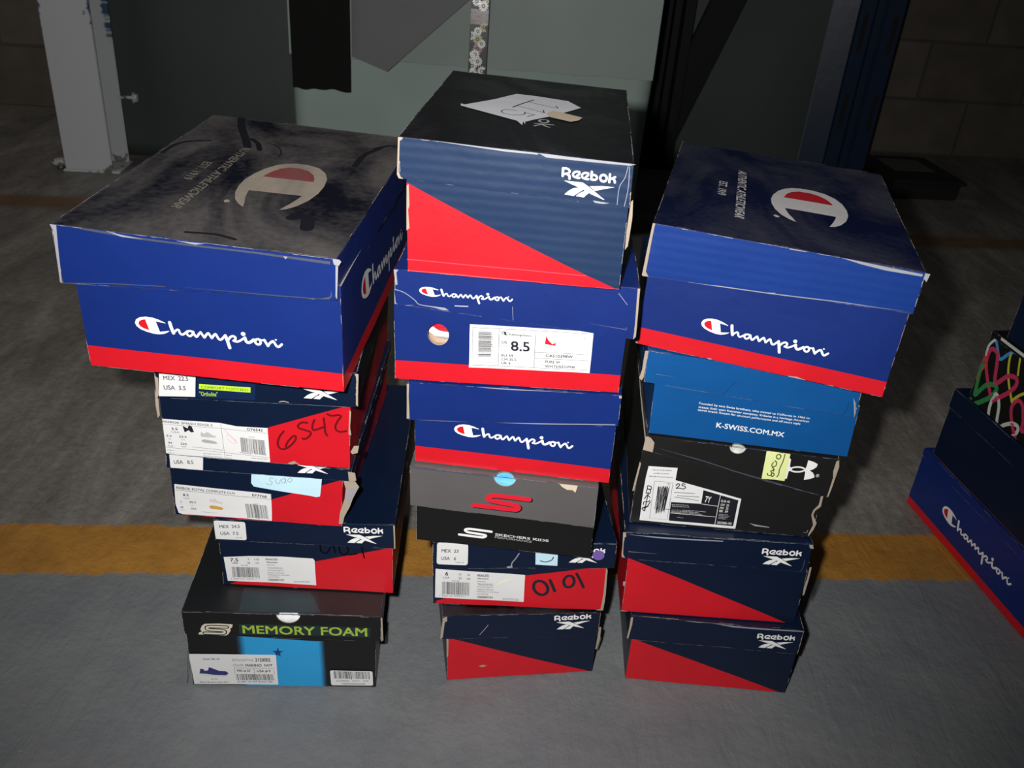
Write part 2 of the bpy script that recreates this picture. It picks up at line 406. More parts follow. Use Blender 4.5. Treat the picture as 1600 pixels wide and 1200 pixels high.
# ------------------------------------------------------------------ background things
def plain(name, col, rough, metal=0, spec=.5, noise_amt=.2, nscale=8, bump=.15, bscale=20, coat=0):
    m, nt, p = nodes_of(name); N, L = nt.nodes, nt.links
    tc = N.new('ShaderNodeTexCoord'); n = N.new('ShaderNodeTexNoise'); n.inputs['Scale'].default_value = nscale; n.inputs['Detail'].default_value = 7
    L.new(tc.outputs['Object'], n.inputs['Vector'])
    mx = N.new('ShaderNodeMixRGB'); mx.inputs['Color1'].default_value = (*[c*(1-noise_amt) for c in col], 1); mx.inputs['Color2'].default_value = (*[min(1, c*(1+noise_amt)) for c in col], 1)
    L.new(n.outputs['Fac'], mx.inputs['Fac']); L.new(mx.outputs[0], p.inputs['Base Color'])
    p.inputs['Roughness'].default_value = rough; p.inputs['Metallic'].default_value = metal; p.inputs['Specular IOR Level'].default_value = spec; p.inputs['Coat Weight'].default_value = coat
    if bump:
        nb = N.new('ShaderNodeTexNoise'); nb.inputs['Scale'].default_value = bscale; nb.inputs['Detail'].default_value = 5; L.new(tc.outputs['Object'], nb.inputs['Vector'])
        b = N.new('ShaderNodeBump'); b.inputs['Strength'].default_value = bump; b.inputs['Distance'].default_value = .004; L.new(nb.outputs['Fac'], b.inputs['Height']); L.new(b.outputs[0], p.inputs['Normal'])
    MATS[name] = m; return m
plain('film_green', (.285, .36, .33), .55, noise_amt=.12, nscale=3, bscale=6, bump=.3)
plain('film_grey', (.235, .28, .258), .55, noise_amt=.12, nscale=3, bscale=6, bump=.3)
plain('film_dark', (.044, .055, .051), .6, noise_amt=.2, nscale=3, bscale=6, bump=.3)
plain('blackcloth', (.003, .0035, .003), .8, spec=.2); plain('greycloth', (.135, .133, .14), .7, noise_amt=.1)
plain('edgeglint', (.10, .12, .13), .5); plain('rackblue', (.0055, .017, .046), .4, noise_amt=.3); plain('rackdark', (.0012, .002, .005), .6, spec=.25, noise_amt=.3); plain('slotblack', (.002, .002, .003), .8)
plain('dullblack', (.008, .008, .008), .6); plain('dullgrey', (.09, .085, .08), .7); plain('steel', (.25, .24, .22), .5, metal=.4)
plain('wood', (.22, .17, .11), .8)

def wavy_sheet(x0, x1, z0, z1, amp, seed, nx=60, nz=30, thick=.004, ragged=0.0, sag=None):
    bm = bmesh.new(); g = []
    for j in range(nz+1):
        row = []
        for i in range(nx+1):
            u, v = i/nx, j/nz
            x = x0+(x1-x0)*u; z = z0+(z1-z0)*v
            if sag: z = sag(u, v)
            if v == 0 and ragged: z += ragged*noise.noise(Vector((x*30, seed, 0)))
            d = amp*noise.noise(Vector((x*3.5, z*2.2, seed)))
            row.append(bm.verts.new((x, d, z)))
        g.append(row)
    for j in range(nz):
        for i in range(nx): bm.faces.new((g[j][i], g[j][i+1], g[j+1][i+1], g[j+1][i]))
    bm.normal_update(); bmesh.ops.solidify(bm, geom=bm.faces[:], thickness=-thick)
    return bm

def wrapped_load(x0, x1, y0, depth, h, mat, label, seed, rz=0.0):
    """a tall load wound in plastic film"""
    root = tag(empty('wrapped_load', ((x0+x1)/2, y0, 0), rz), label, 'wrapped load')
    W = x1-x0
    # film: rounded rectangle loop lofted upward with slack
    pr = []; r = .04; n = 10
    for cx, cy, a0 in ((W/2-r, r, -90), (W/2-r, depth-r, 0), (-W/2+r, depth-r, 90), (-W/2+r, r, 180)):
        for k in range(6):
            a = math.radians(a0+k*18); pr.append(Vector((cx+r*math.cos(a), cy+r*math.sin(a), 0)))
    loop = []
    for i, p in enumerate(pr):
        q = pr[(i+1) % len(pr)]; m_ = max(1, int((q-p).length/.05))
        for k in range(m_): loop.append(p.lerp(q, k/m_))
    bm = bmesh.new(); rows = []
    nz = 30
    for j in range(nz+1):
        z = .003+(h-.003)*j/nz
        rows.append([bm.verts.new((p.x+.006*noise.noise(Vector((p.x*5, z*4, seed))), p.y+.012*noise.noise(Vector((p.x*4+seed, z*3, p.y*4))), z)) for p in loop])
    for j in range(nz):
        for i in range(len(loop)):
            k = (i+1) % len(loop)
            bm.faces.new((rows[j][i], rows[j][k], rows[j+1][k], rows[j+1][i]))
    bm.faces.new(rows[-1]); bm.faces.new(rows[0][::-1])
    film = link_mesh('plastic_film', bm, [mat], root, smooth=True)
    return root
loadA = wrapped_load(-.60, .285, 2.27, .62, 1.25, MATS['film_green'], 'pale green film-wrapped load behind the stacks with black cloth hanging on it', 1.3, math.atan(LS)*.3)
# upper turn of film, greyer, lapping over the lower one
bm = wavy_sheet(-.435, .435, .405, 1.2, .006, 5.0, ragged=.004)
o = link_mesh('film_overlap', bm, [MATS['film_grey']], loadA); o.location = (0, -.016, 0)
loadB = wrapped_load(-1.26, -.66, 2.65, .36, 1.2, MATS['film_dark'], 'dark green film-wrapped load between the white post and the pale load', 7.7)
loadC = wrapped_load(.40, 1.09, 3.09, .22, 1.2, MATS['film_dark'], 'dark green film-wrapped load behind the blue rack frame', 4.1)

# black cloth and grey cloth hanging down in front of the pale load, floral strip
bm = wavy_sheet(-.578, -.440, .335, 1.26, .006, 2.0, ragged=.008)
o = tag(link_mesh('hanging_cloth', bm, [MATS['blackcloth']]), 'black cloth hanging with a ragged lower edge in front of pale green load', 'cloth'); o.location = (0, 2.205, 0)
def corner(u, v):
    lo = .415-.028*min(1, u/.30) if u < .30 else .387+(u-.30)*.255
    return lo+(1.27-lo)*v
bm = wavy_sheet(-.437, -.16, .39, 1.2, .006, 9.0, sag=corner)
o = tag(link_mesh('hanging_cloth', bm, [MATS['greycloth']]), 'grey cloth hanging with one pointed corner beside the black cloth', 'cloth'); o.location = (0, 2.212, 0)

card('foil', (.016, .022, .022), rough=.35, spec=.25); card('daisywhite', (.80, .80, .77), rough=.25); card('daisyyellow', (.40, .38, .10), rough=.3); card('daisypink', (.35, .15, .2), rough=.3); card('maroon', (.06, .012, .015), rough=.3)
sh = Sheet(); r_ = random.Random(3)
sh.poly('foil', 0, [(0, 0), (40, 0), (40, 340), (0, 340)])
sh.poly('maroon', 1, [(0, 142), (40, 142), (40, 174), (0, 174)])
for i in range(36):
    cx, cy, R = r_.uniform(3, 37), 6+i*9.3+r_.uniform(-3, 3), r_.uniform(9, 12.5)
    y = cy
    if 138 < y < 178: continue
    col = 'daisywhite' if y < 78 else 'daisypink' if y < 98 else r_.choice(['daisyyellow', 'daisyyellow', 'daisywhite'])
    for k in range(12):
        a = k*math.pi/6+i
        d = Vector((math.cos(a), math.sin(a))); nn = Vector((-d.y, d.x)); c = Vector((cx, cy))
        pet = [c+d*R*.34-nn*R*.07, c+d*R*.75-nn*R*.15, c+d*R, c+d*R*.75+nn*R*.15, c+d*R*.34+nn*R*.07]
        if all(0.3 < q.x < 39.7 and 0.3 < q.y < 339 for q in pet): sh.poly(col, 2+(i % 3), [tuple(q) for q in pet])
    if all(0 < v < 40 for v in (cx-3, cx+3)): sh.poly(col, 2+(i % 3), [(cx+R*.16*math.cos(a*.785), cy+R*.16*math.sin(a*.785)) for a in range(8)])
bm = bmesh.new(); slots = []
TL = math.radians(13)
def strip_map(u, v, l):
    b = -.016*math.cos(u/40*math.pi*2)*0
    zz = v/1000; return Vector((u/1000-.02, -.001*l+zz*math.sin(TL)*.5*0-.0, zz))
sh.flush(bm, slots, strip_map, 20)
box_bm(bm, (-.0205, .0005, 0), (.0205, .004, .34), 0)
o = tag(link_mesh('floral_ribbon', bm, [MATS[s_] for s_ in slots]), 'narrow dark glossy strip printed with daisies hanging behind the topmost box', 'ribbon')
o.location = (-.139, 2.155, .372); o.rotation_euler = (-.075, 0, .04)

# white painted post with flanges
def post_white():
    m, nt, p = nodes_of('chipped_white_paint'); N, L = nt.nodes, nt.links
    tc = N.new('ShaderNodeTexCoord'); sep = N.new('ShaderNodeSeparateXYZ'); L.new(tc.outputs['Object'], sep.inputs[0])
    n = N.new('ShaderNodeTexNoise'); n.inputs['Scale'].default_value = 30; n.inputs['Detail'].default_value = 8; L.new(tc.outputs['Object'], n.inputs['Vector'])
    # chips: more of them near the foot
    z = N.new('ShaderNodeMapRange'); z.inputs['From Min'].default_value = .0; z.inputs['From Max'].default_value = .09; z.inputs['To Min'].default_value = .15; z.inputs['To Max'].default_value = -.02
    L.new(sep.outputs['Z'], z.inputs['Value'])
    a = N.new('ShaderNodeMath'); a.operation = 'ADD'; L.new(n.outputs['Fac'], a.inputs[0]); L.new(z.outputs[0], a.inputs[1])
    c = N.new('ShaderNodeMapRange'); c.inputs['From Min'].default_value = .70; c.inputs['From Max'].default_value = .74; L.new(a.outputs[0], c.inputs['Value'])
    mx = N.new('ShaderNodeMixRGB'); mx.inputs['Color1'].default_value = (.50, .515, .53, 1); mx.inputs['Color2'].default_value = (.16, .15, .14, 1); L.new(c.outputs[0], mx.inputs['Fac'])
    # old blue paint showing on the edges high up
    ax = N.new('ShaderNodeMath'); ax.operation = 'ABSOLUTE'; L.new(sep.outputs['X'], ax.inputs[0])
    e = N.new('ShaderNodeMapRange'); e.inputs['From Min'].default_value = .045; e.inputs['From Max'].default_value = .068; L.new(ax.outputs[0], e.inputs['Value'])
    zz = N.new('ShaderNodeMapRange'); zz.inputs['From Min'].default_value = .24; zz.inputs['From Max'].default_value = .44; L.new(sep.outputs['Z'], zz.inputs['Value'])
    mu = N.new('ShaderNodeMath'); mu.operation = 'MULTIPLY'; L.new(e.outputs[0], mu.inputs[0]); L.new(zz.outputs[0], mu.inputs[1])
    st = N.new('ShaderNodeMapping'); st.inputs['Scale'].default_value = (1, 1, 6); L.new(tc.outputs['Object'], st.inputs[0])
    n2 = N.new('ShaderNodeTexNoise'); n2.inputs['Scale'].default_value = 14; n2.inputs['Detail'].default_value = 7; L.new(st.outputs[0], n2.inputs['Vector'])
    m2 = N.new('ShaderNodeMath'); m2.operation = 'MULTIPLY'; L.new(mu.outputs[0], m2.inputs[0]); L.new(n2.outputs['Fac'], m2.inputs[1])
    g = N.new('ShaderNodeMapRange'); g.inputs['From Min'].default_value = .28; g.inputs['From Max'].default_value = .40; L.new(m2.outputs[0], g.inputs['Value'])
    m3 = N.new('ShaderNodeMixRGB'); m3.inputs['Color2'].default_value = (.03, .07, .14, 1); L.new(g.outputs[0], m3.inputs['Fac']); L.new(mx.outputs[0], m3.inputs['Color1'])
    L.new(m3.outputs[0], p.inputs['Base Color']); p.inputs['Roughness'].default_value = .55
    return m
wp = post_white()
root = tag(empty('rack_post', (-1.233, 2.46, 0), .10), 'white painted rack post with chipped foot and side bolt, before the block wall', 'post')
def plate(name, lo, hi, mat, parent, bev=.002):
    bm = bmesh.new(); box_bm(bm, lo, hi); bmesh.ops.bevel(bm, geom=bm.edges[:], offset=bev, segments=2, affect='EDGES', clamp_overlap=True)
    return link_mesh(name, bm, [mat], parent)
plate('front_flange', (-.064, 0, .006), (.064, .006, 2.2), wp, root)
plate('web', (.028, .0055, .006), (.034, .095, 2.2), wp, root)
plate('rear_flange', (.010, .0945, .006), (.080, .1005, 2.2), wp, root)
plate('base_plate', (-.070, -.006, 0), (.085, .11, .006), wp, root)
def bolt(x, y, z, axis, parent, mat, R=.011, Lg=.05):
    bm = bmesh.new()
    bmesh.ops.create_cone(bm, segments=12, radius1=.0045, radius2=.0045, depth=Lg, cap_ends=True)
    hd = bmesh.ops.create_cone(bm, segments=6, radius1=R, radius2=R, depth=.009, cap_ends=True)
    bmesh.ops.translate(bm, verts=hd['verts'], vec=(0, 0, Lg/2))
    wsh = bmesh.ops.create_cone(bm, segments=20, radius1=R*1.4, radius2=R*1.4, depth=.002, cap_ends=True)
    bmesh.ops.translate(bm, verts=wsh['verts'], vec=(0, 0, Lg/2-.0055))
    o = link_mesh('bolt', bm, [mat], parent); o.location = (x, y, z)
    o.rotation_euler = {'x': (0, math.pi/2, 0), 'z': (0, 0, 0)}[axis]; return o
bolt(.097, .097, .19, 'x', root, wp); bolt(-.085, .02, .012, 'z', root, wp, .014, .02)

# blue pallet rack frame: slotted uprights, brace, foot
rk = tag(empty('pallet_rack', (.70, 2.97, 0), 0), 'dark blue pallet rack frame with slotted uprights and diagonal brace', 'rack')
def upright(x0, x1, y, mat, side, parent):
    """rolled section: slotted face with raised middle rib and a folded flange on one side"""
    prof = [(x0, .012), (x0+.003, 0), (x0+.045, 0), (x0+.055, .010), (x0+.075, .010), (x0+.085, 0), (x1-.003, 0), (x1, .012), (x1, .075)]
    prof = [(x0-.078 if side else x0, .030 if side else .075)]+prof
    bm = bmesh.new(); n = len(prof); prof2 = prof+[(px+(.003 if i == 0 else -.003 if i == n-1 else 0), py+(.003 if 0 < i < n-1 else 0)) for i, (px, py) in reversed(list(enumerate(prof)))]
    m = len(prof2)
    a = [bm.verts.new((px, y+py, .006)) for px, py in prof2]; b = [bm.verts.new((px, y+py, 2.2)) for px, py in prof2]
    for i in range(m): bm.faces.new((a[i], a[(i+1) % m], b[(i+1) % m], b[i]))
    # edge highlights painted on as thin paler strips
    for px, py in ((prof[0], prof[1]) if side else ()):
        f = bm.faces.new([bm.verts.new((px+d, y+py-.0012, z)) for d, z in ((0, .006), (.003, .006), (.003, 2.2), (0, 2.2))]); f.material_index = 2
    # slots: flat black patches on the two faces, their inner dark painted
    z = .170 if side else .03
    while z < 2.1:
        wd, ln = (.0075, .115) if side else (.005, .06)
        for cx in (x0+.024, x1-.022):
            sv = [bm.verts.new((cx+dx*wd, y-.0006, z+dz)) for dx, dz in ((-1, .008), (-.5, 0), (.5, 0), (1, .008), (1, ln-.008), (.5, ln), (-.5, ln), (-1, ln-.008))]
            f = bm.faces.new(sv); f.material_index = 1
        z += .235 if side else .105
    return link_mesh('upright', bm, [mat, MATS['slotblack'], MATS['edgeglint']], parent)
upright(.962-.70, 1.10-.70, .02, MATS['rackblue'], True, rk)
upright(.352-.70, .470-.70, .02, MATS['rackdark'], False, rk)
bm = bmesh.new()
p0, p1 = Vector((.415-.70, .05, .06)), Vector((.415-.70+.335, .05, 1.06))
d = (p1-p0).normalized(); nn = Vector((-d.z, 0, d.x)) if False else Vector((d.z, 0, -d.x))
for s_, mi in ((1, 0),):
    vs = []
    for q in (p0, p1):
        for a_, b_ in ((-.05, 0), (.05, 0), (.05, .035), (-.05, .035)): vs.append(bm.verts.new(q+nn*a_+Vector((0, b_, 0))))
    for i in range(4): bm.faces.new((vs[i], vs[(i+1) % 4], vs[4+(i+1) % 4], vs[4+i]))
    bm.faces.new(vs[:4][::-1]); bm.faces.new(vs[4:])
bmesh.ops.bevel(bm, geom=bm.edges[:], offset=.005, segments=2, affect='EDGES', clamp_overlap=True)
link_mesh('diagonal_brace', bm, [MATS['rackdark']], rk)
plate('foot_plate', (.335-.70, -.01, 0), (.49-.70, .105, .005), MATS['rackdark'], rk)
plate('foot_plate', (.87-.70, -.01, 0), (1.12-.70, .105, .005), MATS['rackblue'], rk)

# low black box on the floor right of the rack
root = tag(empty('storage_tray', (1.265, 2.86, 0), .12), 'low black box lying on the floor beside the blue rack upright', 'box')
bm = bmesh.new(); box_bm(bm, (-.11, 0, 0), (.11, .27, .052)); bmesh.ops.bevel(bm, geom=bm.edges[:], offset=.004, segments=2, affect='EDGES')
link_mesh('body', bm, [MATS['dullblack']], root)
plate('lid', (-.122, -.010, .052), (.122, .28, .064), MATS['dullblack'], root, .003)
plate('paper_label', (-.07, .10, .064), (.07, .24, .0648), MATS['dullgrey'], root, .0002)

# ------------------------------------------------------------------ shoe boxes
CORN = {
  'L1': [[-328.6,702.5,0],[-126.5,719.3,0],[-153,1038.8,0],[-355.1,1022,0],[-328.1,702.5,81.6],[-126,719.3,73.9],[-152.5,1038.8,73.4],[-354.5,1022,81.2],[-328.7,699.7,81.7],[-120.4,719.1,73.7],[-150.8,1044.7,73.3],[-359,1025.3,81.3],[-328.5,699.7,114.2],[-120.2,719.1,110.2],[-150.5,1044.7,109.8],[-358.8,1025.3,113.8]],
  'L2': [[-298,745.5,113.5],[-113.2,755.9,110],[-129.5,1048,109.4],[-314.4,1037.6,112.9],[-298.4,745.5,177.6],[-113.5,755.9,177],[-129.9,1048,176.9],[-314.7,1037.6,177.4],[-300.4,743.6,177.6],[-111.4,754.2,177],[-128.1,1050.4,176.9],[-317,1039.8,177.4],[-300.5,743.6,205.5],[-111.6,754.2,208.6],[-128.2,1050.4,208.5],[-317.2,1039.8,205.4]],
  'L3': [[-341.4,744.6,204.8],[-165.4,743.8,207.7],[-164,1022.7,207.9],[-340.1,1023.6,205],[-339.2,744.4,271.9],[-163.2,743.5,271],[-161.8,1022.5,271.1],[-337.8,1023.4,272],[-338.9,737.7,271.8],[-154.3,740.8,270.9],[-159.1,1028.3,271.1],[-343.7,1025.3,272],[-338.3,737.7,288.5],[-153.8,740.8,285],[-158.6,1028.3,285.3],[-343.1,1025.2,288.8]],
  'L4': [[-336.5,734.3,288.5],[-154.5,740.1,285.1],[-163.7,1027.8,285.4],[-345.7,1022,288.8],[-335.2,734.2,358.8],[-153.2,740.1,360.3],[-162.4,1027.8,361.2],[-344.4,1021.9,359.6],[-335.4,729.4,358.7],[-147.1,738.5,360.4],[-161.4,1032.3,361.2],[-349.6,1023.2,359.6],[-334.6,729.3,400.5],[-146.5,738.4,398.1],[-160.7,1032.3,399],[-348.8,1023.2,401.5]],
  'L5': [[-380.6,704.5,401.1],[-150.2,699.1,398.1],[-141.8,1061.2,398.8],[-372.2,1066.5,401.9],[-381.2,704.3,483.8],[-150.8,698.9,492.7],[-142.4,1061,498.7],[-372.8,1066.3,489.8],[-391.3,702.5,483.4],[-152.5,692.9,492.6],[-137.7,1063.3,498.9],[-376.5,1072.9,489.8],[-391.7,702.4,536.5],[-152.7,692.8,529.9],[-137.9,1063.3,535.8],[-376.9,1072.8,542.4]],
  'M2': [[-47.4,738.4,0],[122.4,769.9,0],[72.7,1038.7,0],[-97.2,1007.2,0],[-48.8,738.2,68.8],[121.2,769.7,63.3],[71.4,1038.5,63.5],[-98.5,1007,68.9],[-54.5,735.4,68.9],[121.5,765.8,63.3],[74,1040.9,63.4],[-102,1010.5,69],[-55.2,735.3,103.5],[120.9,765.7,98.4],[73.3,1040.8,98.5],[-102.7,1010.4,103.5]],
  'M3': [[-67.5,751.6,103.7],[122,767.9,98.4],[96.2,1066.7,97.7],[-93.3,1050.3,103.1],[-68.9,751.2,161.3],[120.6,767.6,163],[94.8,1066.3,163.1],[-94.6,1050,161.5],[-69.1,745.4,161.3],[127.5,767.5,163.1],[93.1,1073,163.1],[-103.5,1050.9,161.4],[-69.9,745.1,197.3],[126.7,767.3,197.7],[92.3,1072.8,197.8],[-104.3,1050.7,197.4]],
  'M4': [[-87,745.2,197.3],[96.4,738.1,197.6],[107.6,1027.9,197.8],[-75.8,1035,197.5],[-88.1,745.2,246],[95.4,738.1,242.2],[106.6,1028,242.7],[-76.9,1035.1,246.4],[-93.8,742.1,246.1],[95.2,734.7,242.2],[106.7,1030.1,242.7],[-82.4,1037.4,246.6],[-94.9,742.1,294.5],[94.1,734.8,292],[105.6,1030.1,292.5],[-83.4,1037.5,295]],
  'M5': [[-91,749.4,294.5],[104.4,741.8,291.9],[116.5,1050.7,292.4],[-79,1058.3,295],[-92.2,749.4,345.9],[102.9,741.7,362.6],[114.9,1050.6,362.8],[-80.1,1058.2,346.2],[-98,747.2,345.5],[104.5,739,362.7],[117.2,1055.2,363],[-85.2,1063.4,345.8],[-98.9,747.1,387.8],[103.7,739,396.8],[116.4,1055.2,397.1],[-86.2,1063.4,388.1]],
  'M6': [[-111.8,750.2,387.3],[100.6,740.8,396.6],[115.4,1076.4,397],[-96.9,1085.8,387.7],[-113,750.3,469.2],[99.6,740.9,455.9],[114.4,1076.6,456.3],[-98.1,1086,469.7],[-111.8,746.2,469.2],[106.6,741.6,455.5],[113.7,1083.2,456.4],[-104.7,1087.8,470.1],[-112.3,746.3,502.7],[105.8,741.7,505.4],[113,1083.3,505.8],[-105.2,1087.9,503]],
  'M7': [[-99.6,739.6,502.8],[86.8,731.2,505.2],[100.1,1028.7,505.6],[-86.3,1037,503.2],[-102.3,739.9,588],[84.2,731.5,582.2],[97.6,1028.9,580.5],[-89,1037.3,586.3],[-107.7,737.6,588.2],[85,727.7,582.2],[100.7,1031.2,580.4],[-92,1041.1,586.4],[-108.8,737.7,622.8],[83.8,727.8,618.7],[99.5,1031.3,616.9],[-93.1,1041.2,621]],
  'R1': [[161.1,762.8,0],[349.3,760.5,0],[352.9,1058.1,0],[164.7,1060.3,0],[160,762.8,65.6],[348.2,760.5,67],[351.8,1058,67.4],[163.6,1060.3,66],[155.6,762.2,65.5],[348.9,758.5,67],[354.7,1061.1,67.5],[161.4,1064.8,65.9],[155,762.2,100.6],[348.3,758.5,102.8],[354.1,1061.1,103.2],[160.8,1064.8,101.1]],
  'R2': [[143.4,767.1,100.5],[338.5,767.3,102.7],[338.1,1076.4,103.1],[143.1,1076.2,100.9],[141.2,767.5,177.6],[336.1,767.7,182],[335.8,1076.8,181.8],[140.9,1076.5,177.4],[134.5,768.2,177.4],[333.9,764.9,181.9],[339.2,1078.4,181.8],[139.8,1081.8,177.4],[133.5,768.4,213.6],[332.9,765.1,219.1],[338.2,1078.6,219],[138.8,1082,213.6]],
  'R3': [[138.7,783.8,213.8],[331.2,775.8,219],[344,1080.5,219.1],[151.5,1088.5,213.9],[140,784.1,311],[332,776,276],[344.7,1080.7,275.2],[152.7,1088.8,310.1],[141.9,781.9,310.6],[336.7,775.6,275.2],[346.3,1083.1,274.9],[151.5,1089.4,310.3],[142.1,781.9,327.3],[337.3,775.8,322.5],[346.9,1083.3,321.7],[151.7,1089.4,326.5]],
  'R4': [[143.5,785.6,327.3],[346.1,778.8,322.3],[356.9,1101.7,321.4],[154.2,1108.5,326.4],[141.6,785.7,386.7],[344.7,778.9,373.7],[355.4,1101.7,375.6],[152.3,1108.5,388.6],[130.8,787.1,387.4],[339.5,773,374],[361.8,1101.3,375.2],[153,1115.5,388.6],[129.8,787.1,422.1],[338.4,773,412.1],[360.6,1101.3,413.4],[152,1115.5,423.5]],
  'R5': [[118.4,796.2,422.7],[347.6,747.3,411.4],[419.4,1084.4,410.5],[190.3,1133.2,421.8],[119.1,796.7,496.1],[348.2,747.8,500.7],[420,1084.9,493.2],[190.9,1133.7,488.6],[116.2,794.2,496.1],[350.6,745.9,500.8],[421.2,1088.4,493.1],[186.8,1136.7,488.5],[116.6,794.5,548.1],[350.9,746.1,539.6],[421.5,1088.6,532.1],[187.2,1137,540.6]],
  'F1': [[632.8,1169.8,0],[694.1,845.6,0],[900.4,884.5,0],[839.2,1208.8,0],[632.8,1169.8,91.5],[694.1,845.6,91.5],[900.4,884.5,91.5],[839.2,1208.8,91.5],[631.7,1170.6,91.5],[693.3,844.4,91.5],[901.6,883.7,91.5],[840,1210,91.5],[631.7,1170.6,103.5],[693.3,844.4,103.5],[901.6,883.7,103.5],[840,1210,103.5]],
  'F2': [[637.2,1152.3,103.5],[694.7,847.7,103.5],[891.2,884.8,103.5],[833.7,1189.4,103.5],[637.2,1152.3,188],[694.7,847.7,188],[891.2,884.8,188],[833.7,1189.4,188],[635.4,1153.5,188],[693.5,846,188],[893,883.6,188],[834.9,1191.2,188],[635.4,1153.5,218],[693.5,846,218],[893,883.6,218],[834.9,1191.2,218]],
  'F3': [[643.3,1125,218],[695.3,849.9,218],[882,885.1,218],[830,1160.3,218],[643.3,1125,317],[695.3,849.9,317],[882,885.1,317],[830,1160.3,317],[642.4,1125.6,317],[694.7,848.9,317],[882.9,884.5,317],[830.7,1161.2,317],[642.4,1125.6,325],[694.7,848.9,325],[882.9,884.5,325],[830.7,1161.2,325]],
  'F4': [[650.1,1099.8,325],[703.9,814.9,325],[890.6,850.1,325],[836.8,1135.1,325],[650.1,1099.8,405],[703.9,814.9,405],[890.6,850.1,405],[836.8,1135.1,405],[646.6,1102.2,405],[701.5,811.4,405],[894.1,847.7,405],[839.2,1138.6,405],[646.6,1102.2,440],[701.5,811.4,440],[894.1,847.7,440],[839.2,1138.6,440]],
}
